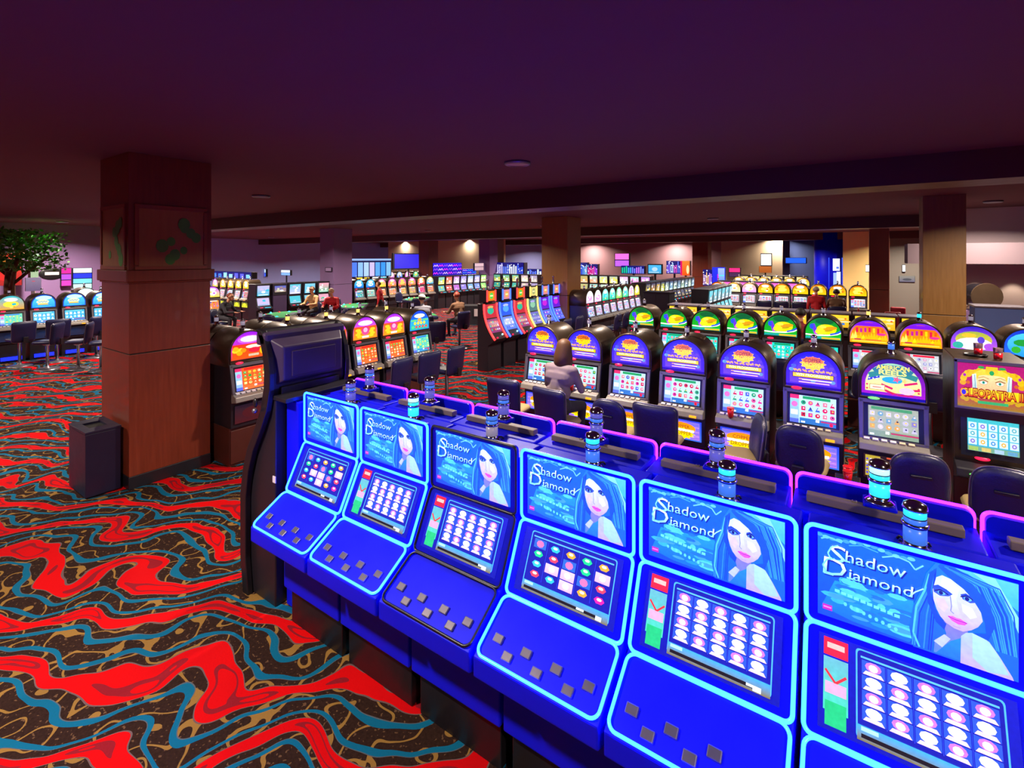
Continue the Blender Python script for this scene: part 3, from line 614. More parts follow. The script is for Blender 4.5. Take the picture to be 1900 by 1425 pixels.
    for x0, x1, y in ((.147, .187, .735), (.168, .203, .545), (.037, .092, .525)): A.rect(*P(x0, y - .004), *P(x1, y + .014), '#7ad0fc')
    A.line(PL((.075, .72), (.06, .78), (.08, .86), (.12, .90)), .005, '#78d0fc'); A.line(PL((.055, .53), (.03, .62), (.055, .70), (.10, .73)), .005, '#68c0fc'); A.line(PL((.50, .55), (.53, .62), (.57, .68)), .004, '#a0e0fc')
    A.rect(*P(.03, .09), *P(.085, .155), '#b020b0'); A.rect(*P(.035, .115), *P(.08, .135), '#ff70d8')
    return A.mesh('upper_screen')
def lower_art(kind):
    A = Art(lambda x, y, z: lo_f(x, y + .03, z + .002), .00008, ARTHI); W, H = .55, .295; rnd = random.Random(9)
    A.rect(-W / 2, 0, W / 2, H, '#0a12a0', '#1016b8')
    x0 = -W * .40; x1 = W * .42
    if kind == 'busts':
        A.rect(-W * .47, H * .78, -W * .33, H * .97, '#f02040'); A.rect(-W * .45, H * .86, -W * .35, H * .92, '#ffb0b0'); A.rect(-W * .47, H * .2, -W * .33, H * .76, '#40c8b0', '#60a8c0')
        A.line([(-W * .46, H * .62), (-W * .4, H * .5), (-W * .34, H * .6)], .008, '#e03040'); A.rect(-W * .46, H * .38, -W * .34, H * .5, '#e8a0c8'); A.rect(-W * .46, H * .05, -W * .34, H * .3, '#20b878'); x0 = -W * .26
    A.rrect(x0 - .015, H * .06, x1 + .015, H * .97, .012, '#4aa8ff'); A.rrect(x0 - .010, H * .07, x1 + .010, H * .955, .012, '#1418a0')
    A.rect(x0, H * .88, x1, H * .90, '#58b0ff'); cw = (x1 - x0) / 5; ch = H * .62 / 4
    for i in range(5):
        if i: A.line([(x0 + cw * i, H * .24), (x0 + cw * i, H * .87)], .002, '#2a40e0')
        for j in range(4):
            cx, cy = x0 + cw * (i + .5), H * .25 + ch * (j + .5)
            if kind == 'busts':
                A.rect(cx - cw * .46, cy - ch * .46, cx + cw * .46, cy + ch * .46, '#2a50d8'); A.disc(cx, cy + ch * .12, cw * .33, ch * .34, '#c070c8' if (i + j) % 2 else '#e8e0f8', None, 10); A.poly([(cx - cw * .42, cy - ch * .46), (cx + cw * .42, cy - ch * .46), (cx + cw * .3, cy - ch * .2), (cx - cw * .3, cy - ch * .2)], '#f0c8f0'); A.disc(cx, cy + ch * .08, cw * .19, ch * .25, '#ffe8f4', None, 9)
            else:
                c = rnd.choice(['gem', 'gem', 'gem', 'gem', 'face', 'rose'])
                if c == 'gem': cc = rnd.choice(['#ff20a0', '#18e08a', '#30b8f0', '#e8a030', '#ff4060']); A.disc(cx, cy, cw * .3, ch * .34, cc, None, 6); A.disc(cx, cy + ch * .08, cw * .15, ch * .14, '#d8fff0', None, 6)
                elif c == 'face': A.rect(cx - cw * .42, cy - ch * .45, cx + cw * .42, cy + ch * .45, '#f0a8d8', '#e8c0f0'); A.disc(cx, cy, cw * .2, ch * .3, '#ffe0e8', None, 8)
                else: A.rect(cx - cw * .4, cy - ch * .45, cx + cw * .4, cy + ch * .45, '#2a60c8'); A.disc(cx, cy, cw * .24, ch * .36, '#ff70b0', None, 8)
    A.rect(x0 - .012, H * .05, x1 + .012, H * .2, '#7a6a40', '#3aa0e8')
    A.rect(x0, H * .08, x1 - .02, H * .12, '#181018'); A.rect(x0 + .3, H * .09, x0 + .34, H * .12, '#e0f0ff'); A.rect(x1 - .05, H * .06, x1 - .02, H * .12, '#d8e8ff'); A.rect(x0, H * .15, x0 + .05, H * .19, '#a0d8ff')
    return A.mesh('lower_screen')
def build_neon():
    for key, mat in (('', 'blue_gloss'),):
        m = MB(); m.prism([(.222, .28), (.222, 1.635), (-.012, 1.635), (-.02, 1.32), (-.175, 1.0), (-.45, .84), (-.45, .74), (-.2, .62), (-.2, .28)], -.325, .325, mat)
        NB['cabinet'] = m.mesh('cabinet', .008)
    m = MB(); m.box(-.30, .30, -.15, .21, 0, .28, 'black_plastic'); NB['base'] = m.mesh('base', .005)
    m = MB(); slab(m, lambda x, y, z: up_f(x, y - .005, z), .63, .375, .03, 'navy_gloss'); NB['upper_bezel'] = m.mesh('upper_bezel')
    m = MB(); slab(m, lo_f, .63, .35, .03, 'navy_gloss'); NB['lower_bezel'] = m.mesh('lower_bezel')
    for key, mat in (('ice', 'neon_ice'), ('pink', 'neon_pink'), ('off', 'black_plastic')):
        r = .0085
        m = MB(); m.tube(rr_path(.638, -.007, .372, .03, lambda x, z, d: up_f(x, z, .002)), r, mat, 8, True); NB['upper_' + key] = m.mesh('neon_tube')
        m = MB(); m.tube(rr_path(.638, -.004, .352, .03, lambda x, z, d: lo_f(x, z, .002)), r, mat, 8, True); NB['lower_' + key] = m.mesh('neon_tube')
        df = plane((0, -.452, .846), (0, .275, .16)); m = MB(); m.tube(rr_path(.63, .01, .30, .04, lambda x, z, d: df(x, z, .004)), r * .9, mat, 8, True); NB['deck_' + key] = m.mesh('neon_tube')
    m = MB(); df = plane((0, -.45, .84), (0, .275, .16))
    for k in range(7):
        m = MB(); x = -.24 + .08 * k; z = .06 if k % 2 else .11
        m.add([df(x + a, z + b, c) for c in (-.004, .012) for b in (-.02, .02) for a in (-.026, .026)], [(0, 2, 3, 1), (4, 5, 7, 6), (0, 1, 5, 4), (2, 6, 7, 3), (0, 4, 6, 2), (1, 3, 7, 5)], 'grey_metal'); NB['button', k] = m.mesh('button', .004)
    NB['upper_screen'] = diamond_art()
    for k in ('gems', 'busts'): NB['lower_' + k + '_art'] = lower_art(k)
    m = MB(); m.prism([(.085, 1.64), (.085, 1.672), (.14, 1.675), (.14, 1.64)], -.27, .27, 'beige_bar'); m.box(-.09, .03, .075, .10, 1.636, 1.66, 'black_plastic'); m.box(.08, .10, .09, .11, 1.66, 1.678, 'black_plastic'); NB['bar'] = m.mesh('rear_bar', .004)
    m = MB(); m.box(-.06, .06, .03, .13, 1.635, 1.69, 'navy_gloss'); NB['plinth'] = m.mesh('candle_plinth', .006)
    m = MB(); m.lathe([(.055, 0), (.055, .006), (.04, .012), (.037, .018), (.037, .03), (.03, .03), (.03, .088), (.040, .088), (.043, .092), (.043, .099), (.040, .103), (.03, .103), (.03, .153), (.041, .153), (.041, .156), (.036, .172), (.018, .182), (.004, .184)], 0, 0, 'chrome', 18)
    NB['candle'] = m.mesh('candle')
    for k in range(4): m = MB(); a = PI / 4 + k * PI / 2; m.tube([(.04 * math.cos(a), .04 * math.sin(a), .014), (.062 * math.cos(a), .062 * math.sin(a), .014), (.072 * math.cos(a), .072 * math.sin(a), .001)], .005, 'black_plastic', 6); NB['foot', k] = m.mesh('foot')
    for key, a, b in (('blue', 'lens_blue', 'lens_cyan'), ('violet', 'lens_violet', 'lens_violet'), ('lit', 'lens_cyan', 'lens_white'), ('dim', 'lens_pale', 'lens_blue')):
        m = MB(); m.lathe([(.037, .03), (.037, .088)], 0, 0, a, 18); NB['lens_low_' + key] = m.mesh('candle_lens')
        m = MB(); m.lathe([(.036, .103), (.036, .122)], 0, 0, 'lens_blue' if key != 'lit' else 'lens_cyan', 18); m.lathe([(.037, .122), (.037, .126)], 0, 0, 'black_plastic', 18); m.lathe([(.036, .126), (.036, .153)], 0, 0, b, 18); NB['lens_top_' + key] = m.mesh('candle_lens')
build_neon()
def neon_machine(label, loc, rot, tube, low, group, lens, rear=False):
    t = thing('slot_machine', label, 'slot machine', loc, rot, group)
    part('cabinet', NB['cabinet'], t); part('base', NB['base'], t)
    ub = part('upper_bezel', NB['upper_bezel'], t); lb = part('lower_bezel', NB['lower_bezel'], t)
    part('neon_tube', NB['upper_' + tube], t); part('neon_tube', NB['lower_' + tube], t); part('neon_tube', NB['deck_' + tube], t)
    part('upper_screen', NB['upper_screen'], t); part('lower_screen', NB['lower_' + low + '_art'], t); [part('button', NB['button', k], t) for k in range(7)]
    if rear: part('rear_bar', NB['bar'], t); part('candle_plinth', NB['plinth'], t)
    c = part('candle', NB['candle'], t, (0, .08, 1.69) if rear else (0.03, .13, 1.635))
    if not rear: [part('foot', NB['foot', k], c) for k in range(4)]
    part('candle_lens', NB['lens_low_' + lens], c); part('candle_lens', NB['lens_top_' + lens], c)
    return t
FV, BV = 2.28, 2.76
lens_f = ['violet', 'lit', 'dim', 'blue', 'blue', 'blue']
fl = ['next to the tall curved end cabinet', 'second from the end cabinet, with bust symbols', 'third along, its rim unlit', 'fourth from the end cabinet', 'fifth from the end cabinet', 'nearest the camera, last of the front row']
for i in range(6):
    u = -3.51 + .673 * i + .32
    neon_machine('blue neon-edged slot machine with portrait screen, ' + fl[i], (u, FV + .03, 0), 0, 'off' if i == 2 else 'ice', 'gems' if i in (0, 3) else 'busts', 'front row of the blue neon bank', lens_f[i])
for i in range(7):
    u = -3.56 + .667 * i + .33
    neon_machine('pink neon-edged slot machine seen from behind, %s from the curved end cabinet' % ORD[i], (u, BV - .0, 0), PI, 'pink', 'gems', 'rear row of the neon bank', 'lit' if i == 5 else 'violet', True)

# curved end cabinet of the bank, facing -x
t = thing('slot_machine', 'tall dark curved slot machine at the end of the blue neon bank, seen from behind', 'slot machine', (-3.53, 2.12, 0))
prof = [(-.40, 2.18), (-.345, 2.10), (-.30, 1.98), (-.28, 1.85), (-.285, 1.72), (-.33, 1.55), (-.42, 1.38), (-.53, 1.20), (-.60, 1.02), (-.64, .80), (-.64, .3), (-.60, .0)]
def band(y0, y1, off, th, mat):
    m = MB(); q = [(x + off, z) for x, z in prof] + [(x + off + th, z - .01) for x, z in prof[::-1]]
    m.prism(q, y0, y1, mat, lambda t, a, z: (a, t, z)); return m
part('side_rail', band(.0, .045, 0, .085, 'black_plastic').mesh('side_rail', .006), t)
part('side_rail', band(.70, .745, 0, .085, 'black_plastic').mesh('side_rail', .006), t)
m = band(.045, .70, .03, .03, 'dark_cabinet'); part('front_panel', m.mesh('front_panel'), t)
m = MB(); m.prism([(-.55, 0), (-.60, .75), (-.30, 1.60), (-.20, 1.64), (-.20, 0)], .05, .70, 'dark_cabinet', lambda t, a, z: (a, t, z)); part('cabinet', m.mesh('cabinet', .01), t)
# rear housing of the upper monitor: bevelled hood with a recessed vent panel and a lower lip
m = MB()
def frustum(m, y0, y1, z0, z1, x0, dy, dz, x1, mat):
    m.add([(x0, y0, z0), (x0, y1, z0), (x0, y1, z1), (x0, y0, z1), (x1, y0 + dy, z0 + dz), (x1, y1 - dy, z0 + dz), (x1, y1 - dy, z1 - dz), (x1, y0 + dy, z1 - dz)],
          [(3, 2, 1, 0), (4, 5, 6, 7), (0, 1, 5, 4), (1, 2, 6, 5), (2, 3, 7, 6), (3, 0, 4, 7)], mat)
frustum(m, .03, .715, 1.70, 2.12, -.29, .07, .075, -.17, 'purple_grey'); h = part('monitor_housing', m.mesh('monitor_housing', .012), t)
m = MB(); m.box(-.172, -.162, .17, .575, 1.80, 2.00, 'purple_grey'); part('vent_panel', m.mesh('vent_panel', .004), h)
m = MB(); frustum(m, .0, .745, 2.05, 2.155, -.40, .0, .0, -.26, 'purple_grey'); part('top_cap', m.mesh('top_cap', .02), t)
m = MB(); m.box(-.25, -.04, .04, .70, 1.63, 1.665, 'dark_cabinet'); m.box(-.28, -.2, .1, .64, 1.66, 1.72, 'black_plastic'); part('shelf', m.mesh('shelf', .006), t)
m = MB(); m.ball((-.365, -.02, 1.60), .03, 'black_plastic', 12, (.8, .5, 1.3)); m.ball((-.355, -.03, 1.54), .022, 'grey_metal', 10); part('lever', m, t)
m = MB(); m.box(-.23, -.19, .044, .05, .98, 1.03, 'paper'); part('plate', m, t)
m = MB(); m.box(-3.70, -3.54, 2.245, 2.50, 0, 1.62, 'blue_gloss'); o = part('side_panel', m.mesh('side_panel', .006)); o.name = 'filler_panel'
tag(o, 'narrow glossy blue filler panel between end cabinet and first neon machine', 'panel')

# ---------------------------------------------------------------- wood pillar and litter bin
t = thing('pillar', 'square cherry wood clad pillar beside the dark litter bin', 'pillar', (-7.49, 2.74, 0), kind='structure')
m = MB(); m.box(-.455, .455, -.455, .455, 0, .15, 'dark_cabinet'); part('plinth', m.mesh('plinth', .006), t)
m = MB(); m.box(-.45, .45, -.45, .45, .15, 1.593, 'cherry_veneer'); part('lower_cladding', m.mesh('lower_cladding', .004), t)
m = MB(); m.box(-.44, .44, -.44, .44, 1.593, 1.607, 'hole_black'); part('shadow_gap', m, t)
m = MB(); m.box(-.45, .45, -.45, .45, 1.607, 2.46, 'cherry_veneer'); part('upper_cladding', m.mesh('upper_cladding', .004), t)
m = MB(); m.box(-.49, .49, -.49, .49, 2.46, 2.60, 'cherry_veneer'); m.box(-.47, .47, -.47, .47, 2.44, 2.46, 'cherry_veneer'); part('moulding', m.mesh('moulding', .01), t)
m = MB(); m.box(-.46, .46, -.46, .46, 2.60, 4.0, 'cherry_veneer'); part('upper_shaft', m.mesh('upper_shaft', .004), t)
for s in range(2):
    m = MB(); A = Art(lambda x, y, z: Vector((x, y, z)), .002); 
    f = (lambda a, b, c: (a, -.46 - c, b)) if s == 0 else (lambda a, b, c: (.46 + c, a, b))
    for a0, a1, b0, b1 in ((-.40, -.36, 2.66, 3.35), (.36, .40, 2.66, 3.35), (-.40, .40, 2.605, 2.645), (-.40, .40, 3.34, 3.39)):
        m.add([f(a, b, c) for c in (0, .02) for b in (b0, b1) for a in (a0, a1)], [(0, 2, 3, 1), (4, 5, 7, 6), (0, 1, 5, 4), (2, 6, 7, 3), (0, 4, 6, 2), (1, 3, 7, 5)], 'walnut_veneer')
    m.add([f(a, b, .008) for a, b in ((-.36, 2.645), (.36, 2.645), (.36, 3.34), (-.36, 3.34))], [(0, 1, 2, 3)], 'tan_veneer')
    rnd = random.Random(s + 2)
    for k in range(9):
        x, z = rnd.uniform(-.12, .27), 2.73 + .055 * k; r = rnd.uniform(.04, .075)
        m.add([f(x + r * math.cos(q * PI / 5), z + r * 1.2 * math.sin(q * PI / 5), .010 + .0006 * k) for q in range(10)], [tuple(range(10))], 'leaf_green')
    part('picture_panel', m.mesh('picture_panel'), t)
t = thing('litter_bin', 'dark square litter bin with top opening standing against the cherry pillar', 'litter bin', (-7.44, 2.08, 0))
m = MB(); m.box(-.29, .29, -.165, .165, .02, .735, 'bin_navy'); m.box(-.27, .27, -.15, .15, 0, .02, 'black_plastic'); part('body', m.mesh('body', .006), t)
m = MB()
for x0, x1, y0, y1 in ((-.295, -.13, -.17, .17), (.13, .295, -.17, .17), (-.13, .13, -.17, -.085), (-.13, .13, .085, .17)): m.box(x0, x1, y0, y1, .737, .765, 'bin_navy')
part('lid', m.mesh('lid', .004), t)
m = MB(); m.box(-.128, .128, -.083, .083, .736, .742, 'hole_black'); part('opening', m, t)
# ---------------------------------------------------------------- big square machine with the queen's eyes
def queen(loc):
    t = thing('slot_machine', 'big square slot machine with golden eye mask glass, two drinks on its top', 'slot machine', loc)
    m = MB(); m.prism([(-.30, 0), (-.30, .80), (-.33, 1.36), (-.33, 1.83), (.34, 1.83), (.34, 0)], -.33, .33, 'dark_bronze'); part('cabinet', m.mesh('cabinet', .01), t)
    m = MB()
    for x0, x1, z0, z1 in ((-.33, -.30, 1.40, 1.83), (.30, .33, 1.40, 1.83), (-.33, .33, 1.80, 1.835), (-.33, .33, 1.385, 1.41)): m.box(x0, x1, -.355, -.33, z0, z1, 'grey_metal')
    part('top_frame', m.mesh('top_frame', .005), t)
    A = Art(face(-.334, 1.41), .0001); W, H = .60, .39
    A.rect(-.3, 0, .3, H, '#c02860', '#b01870'); A.rect(-.3, 0, .3, .09, '#a07818', '#b03048')
    for s in (-1, 1):
        for k in range(7): a = k * .45; A.disc(s * (.2 + .05 * math.cos(a)), .21 + .06 * math.sin(a) + .01 * k, .03, .024, '#f0c000' if k % 2 else '#e0a000', None, 9); 
        for k in range(5): A.disc(s * (.13 + .03 * k), .06 + .012 * (k % 3), .025, .018, '#c8a010', None, 8); A.disc(s * (.10 + .035 * k), .335 - .018 * k, .03, .02, '#e8b800', None, 9)
        A.disc(s * .205, .215, .018, .016, '#d06018', None, 8); A.disc(s * .235, .28, .014, .014, '#a020a0', None, 8)
    A.poly([(-.17, .16), (.17, .16), (.15, .31), (.08, .345), (-.08, .345), (-.15, .31)], '#e8b000', '#ffd840')
    A.poly([(-.12, .15), (.12, .15), (.14, .22), (.11, .285), (0, .305), (-.11, .285), (-.14, .22)], '#f0b888', '#fae0a0')
    for s in (-1, 1):
        A.poly([(s * .125, .15), (s * .165, .15), (s * .17, .29), (s * .135, .30)], '#a8c8d0', '#e0f0f8'); A.line([(s * .14, .16), (s * .147, .29)], .005, '#4a90a0')
        A.disc(s * .07, .225, .038, .020, '#e0a070', None, 12); A.disc(s * .07, .225, .032, .014, '#f0fff8', None, 12); A.disc(s * .07, .226, .013, .013, '#2aa890', None, 9); A.disc(s * .07, .226, .005, .006, '#0a2020', None, 6)
        A.line([(s * .03, .235), (s * .07, .252), (s * .115, .238)], .006, '#6a3a10'); A.line([(s * .025, .262), (s * .07, .278), (s * .12, .262)], .005, '#b88038')
    A.poly([(-.055, .295), (.055, .295), (.05, .37), (-.05, .37)], '#f8d030', '#e8b810'); A.disc(0, .315, .022, .022, '#18a058', None, 8)
    for s in (-1, 1): A.disc(s * .09, .36, .03, .012, '#28a048', None, 8)
    A.rrect(-.27, .085, .27, .165, .03, '#f0c800', '#ffd800'); A.text('CLEOPATRA II', 0, .090, .078, '#8a0c08', .535, 0, .07); A.text('CLEOPATRA II', 0, .095, .07, '#ff4a00', .52, 0, .0, '#ffd020')
    A.disc(-.245, .125, .03, .034, '#ff9a10', None, 12); A.disc(-.243, .125, .02, .024, '#2a2af0', None, 12); A.rect(-.12, .035, .14, .06, '#30a868')
    part('top_glass', A.mesh('top_glass'), t)
    A = Art(plane((0, -.352, .99), (0, .03, .37), (0, -1, .08)), .0002); A.rect(-.27, -.02, .27, .36, '#0a0a14'); A.rect(-.21, .03, .23, .335, '#38a8d8', '#40c0c8'); A.rect(-.21, .03, .23, .075, '#70a890')
    rnd = random.Random(4)
    for i in range(5):
        for j in range(3):
            x, y = -.165 + .088 * i, .115 + .068 * j; A.rect(x - .036, y - .03, x + .036, y + .03, '#d0ecff', None); A.disc(x, y, .022, .02, rnd.choice(['#4a90d8', '#8a70d0', '#60b0c0', '#e8b040']), None, 7); A.disc(x, y, .01, .009, '#e8f8ff', None, 6)
    for k in range(4): A.rect(-.2 + .11 * k, .035, -.12 + .11 * k, .068, ['#a0c060', '#d8c070', '#a8c8f0', '#60a0c8'][k])
    part('reel_screen', A.mesh('reel_screen'), t)
    m = MB(); m.prism([(-.30, .92), (-.46, .88), (-.47, .80), (-.30, .74)], -.33, .33, 'dark_cabinet'); d = part('button_deck', m.mesh('button_deck', .01), t)
    m = MB(); 
    for k in range(4): m.box(-.02 + .08 * k, .04 + .08 * k, -.43, -.38, .885, .915, 'grey_deck')
    part('buttons', m.mesh('buttons', .004), d)
    m = MB(); m.ball((-.08, -.34, .955), 1, 'led_red', 14, (.07, .02, .018)); part('credit_light', m, t)
    m = MB(); m.ball((-.16, -.468, .84), 1, 'led_green', 14, (.06, .012, .012)); part('tray_light', m, t)
    for x, mt in ((0, 0),): pass
    return t
queen((1.035, 6.36, 0)).scale = (.76, 1, 1)
def drink(label, loc, name='drinking_glass'):
    t = thing(name, label, 'glass', loc, 0, 'drinks on the queen machine')
    m = MB(); m.lathe([(.027, 0), (.029, .005), (.034, .10), (.034, .105), (.031, .105), (.0305, .064)], 0, 0, 'glass_tint', 14); part('glass', m, t)
    m = MB(); m.lathe([(.0295, .006), (.0325, .06)], 0, 0, 'red_plastic', 14); part('drink', m, t); return t
drink('small glass of red drink standing in the dark tray on the square machine', (.99, 6.30, 1.842))
drink('small glass of red drink standing right of the dark tray on the square machine', (1.10, 6.16, 1.831))
m = MB(); m.lathe([(.07, 0), (.085, .004), (.088, .016), (.08, .016), (.07, .008)], 0, 0, 'black_plastic', 18); o = part('ashtray', m, None, (.97, 6.29, 1.831)); tag(o, 'dark round ashtray holding a glass on the square machine', 'ashtray')

# ---------------------------------------------------------------- curved neon machine
def cy_(z):
    q = (1.62 - z) / .84; return -.02 - .03 * (1 - q) ** 2 - .36 * max(0, q) ** 2.1
CV = {}
def build_curved():
    zs = [1.62 - .84 * k / 12 for k in range(13)]
    m = MB(); m.prism([(cy_(z) + .012, z) for z in zs] + [(-.30, .70), (-.18, .62), (-.18, 0), (.14, 0), (.14, 1.62)], -.27, .27, 'dark_cabinet'); CV['cabinet'] = m.mesh('cabinet', .006)
    for c in ('neon_red', 'neon_blue', 'neon_yellow'):
        for s in (-1, 1):
            m = MB(); m.tube([(s * .262, cy_(z) - .005, z) for z in zs], .026, c, 8); CV[c, s] = m.mesh('neon_tube')
        for s in (-1, 1): m = MB(); m.box(s * .17 - .03, s * .17 + .03, -.09, .06, 1.67, 1.95, c); CV[c, 'sign', s] = m.mesh('sign_tube', .01)
    m = MB(); m.box(-.21, .21, -.08, .14, 1.66, 1.96, 'dark_cabinet'); m.box(-.1, .1, -.03, .1, 1.60, 1.66, 'black_plastic'); CV['sign'] = m.mesh('sign_box', .006)
    m = MB(); m.lathe([(.04, 0), (.04, .02), (.03, .03), (.03, .2), (.04, .21), (.02, .24)], 0, 0, 'chrome'); CV['candle'] = m.mesh('candle')
    m = MB(); m.ball((.12, cy_(.86) - .02, .87), 1, 'lens_white', 10, (.035, .02, .025)); CV['spin'] = m.mesh('spin_button')
    m = MB(); m.ball((-.13, cy_(.82) - .02, .82), 1, 'led_red', 10, (.03, .02, .02)); CV['cash'] = m.mesh('cash_button')
    for k, (a, b, c, d) in {'ruby': ('#c02838', '#20b090', '#8a3070', '#e0a060'), 'azure': ('#2858e0', '#50a0ff', '#5878e8', '#a8b8ff'), 'violet': ('#6018c8', '#c020d0', '#5868e8', '#8898f8'), 'gold': ('#507878', '#88c0a0', '#6868c0', '#a8a0e0')}.items():
        f = lambda x, y, z: Vector((x, cy_(y) - .002 - z, y)); A = Art(f, .0004); rnd = random.Random(len(k))
        for j in range(5):
            z0 = 1.60 - .066 * j; A.poly([(-.225, z0 - .066), (.225, z0 - .066), (.225, z0), (-.225, z0)], a, None, j == 0)
        A.disc(0, 1.44, .13, .09, b, None, 12); A.rect(-.11, 1.41, .11, 1.45, '#30c8b0' if k == 'ruby' else d); A.disc(0, 1.53, .12, .035, d, None, 10)
        for j in range(5): z0 = 1.24 - .062 * j; A.poly([(-.21, z0 - .062), (.21, z0 - .062), (.21, z0), (-.21, z0)], c, None, j == 0)
        A.k += 1
        for j in range(15): A.disc(-.15 + .075 * (j % 5), 1.00 + .085 * (j // 5), .028, .03, rnd.choice([d, b, a, '#d8c8f8']), None, 7, False)
        CV['face', k] = A.mesh('curved_screen')
    for k, (a, b) in {'neon_red': ('#ff7a10', '#40c840'), 'neon_blue': ('#d08090', '#e0a048'), 'neon_yellow': ('#d8c878', '#98a068')}.items():
        A = Art(face(-.083, 1.69), .001); A.rect(-.13, 0, .13, .24, a); A.disc(0, .12, .08, .08, b, None, 10); A.rect(-.06, .1, .06, .14, '#e8e0a0'); CV['signart', k] = A.mesh('sign_glass')
build_curved()
def curved(label, loc, rot, neon, art, group):
    t = thing('slot_machine', label, 'slot machine', loc, rot, group); part('cabinet', CV['cabinet'], t)
    for s in (-1, 1): part('neon_tube', CV[neon, s], t)
    part('curved_screen', CV['face', art], t); g = part('sign_box', CV['sign'], t); [part('sign_tube', CV[neon, 'sign', s], g) for s in (-1, 1)]; part('sign_glass', CV['signart', neon], g)
    part('candle', CV['candle'], t, (0, .03, 1.96)); part('spin_button', CV['spin'], t); part('cash_button', CV['cash'], t); return t

# ---------------------------------------------------------------- upright two-screen video machine
VD = {}
def build_video():
    m = MB(); m.prism([(-.26, 0), (-.26, .75), (-.42, .80), (-.42, .86), (-.28, .93), (-.20, 1.25), (-.24, 1.75), (.3, 1.75), (.3, 0)], -.28, .28, 'dark_cabinet'); VD['cabinet'] = m.mesh('cabinet', .008)
    m = MB(); m.box(-.2, -.1, -.40, -.34, .868, .885, 'led_red'); m.box(-.02, .2, -.41, -.36, .865, .88, 'lens_cyan'); VD['deck'] = m.mesh('button_panel')
    m = MB(); m.box(-.28, .28, -.26, .3, 0, 1.62, 'purple_grey'); m.box(-.29, .29, -.28, .31, 1.30, 1.75, 'dark_cabinet'); VD['kiosk'] = m.mesh('cabinet', .01)
build_video()
def video(label, loc, rot, top, low, group, seed=0, w=.56):
    t = thing('slot_machine', label, 'slot machine', loc, rot, group); part('cabinet', VD['cabinet'], t)
    part('top_screen', cached(VD, ('t', top, seed % 3), lambda: square_glass(top, low, '#ffffff', .46, .38, plane((0, -.226, 1.31), (0, -.04, .5), (0, -1, -.08)), seed)), t)
    part('reel_screen', cached(VD, ('l', low, seed % 3), lambda: square_glass(low, low, top, .46, .28, plane((0, -.276, .95), (0, .08, .32), (0, -.97, .24)), seed + 5)), t)
    part('button_panel', VD['deck'], t); return t

# ---------------------------------------------------------------- low machine with yellow lit glass (seen from the front, flat shelf on top)
LW = {}
def build_low():
    m = MB(); m.prism([(-.25, 0), (-.25, .72), (-.42, .78), (-.40, .84), (-.20, .92), (-.20, 1.30), (.3, 1.30), (.3, 0)], -.42, .42, 'dark_cabinet'); LW['cab'] = m.mesh('cabinet', .008)
    m = MB(); m.box(-.45, .45, -.27, .36, 1.30, 1.34, 'counter_top'); LW['shelf'] = m.mesh('top_shelf', .006)
    for s in range(2):
        A = Art(face(-.204, .97), .001); rnd = random.Random(s); A.rect(-.40, 0, .40, .31, '#ffae20', '#ffcf30')
        for k in range(9): A.disc(rnd.uniform(-.34, .34), rnd.uniform(.05, .26), rnd.uniform(.04, .14), rnd.uniform(.01, .03), rnd.choice(['#fff0b0', '#ff8a10', '#ffe850', '#ffd890']), None, 10)
        A.disc(-.31 if s else .28, .09, .04, .03, '#2a78d0', None, 9); A.disc(.33, .22, .025, .02, '#e05020', None, 8); A.disc(.02, .19, .15, .035, '#fff4c0', None, 14); A.rect(-.2, .06, .2, .075, '#e07010')
        LW['glass', s] = A.mesh('lit_glass')
    A = Art(plane((0, -.395, .835), (0, .19, .08)), .001); A.rect(-.18, .01, .18, .18, '#80b8d0', '#60a0c0'); A.rect(-.18, .14, .18, .18, '#e06060'); LW['scr'] = A.mesh('player_screen')
build_low()
def low_machine(label, loc, s, group):
    t = thing('slot_machine', label, 'slot machine', loc, 0, group); part('cabinet', LW['cab'], t); part('top_shelf', LW['shelf'], t); part('lit_glass', LW['glass', s], t); part('player_screen', LW['scr'], t); return t

# ---------------------------------------------------------------- people: one skin-tight surface grown from tapered limbs
def capsule(bm, p, q, r1, r2, n=10):
    p, q = Vector(p), Vector(q); ax = q - p; L = ax.length
    M = (ax.to_track_quat('Z', 'Y').to_matrix().to_4x4() if L > 1e-6 else Matrix.Identity(4)); M.translation = p
    rings = []
    for j in range(5): a = -PI / 2 + PI / 2 * j / 4; rings.append((r1 * math.cos(a), r1 * math.sin(a)))
    for j in range(5): a = PI / 2 * j / 4; rings.append((r2 * math.cos(a), L + r2 * math.sin(a)))
    b = [[bm.verts.new(M @ Vector((max(r, 1e-4) * math.cos(2 * PI * k / n), max(r, 1e-4) * math.sin(2 * PI * k / n), z))) for k in range(n)] for r, z in rings]
    for j in range(9):
        for k in range(n): bm.faces.new((b[j][k], b[j][(k + 1) % n], b[j + 1][(k + 1) % n], b[j + 1][k]))
    bm.faces.new(b[0][::-1]); bm.faces.new(b[-1])
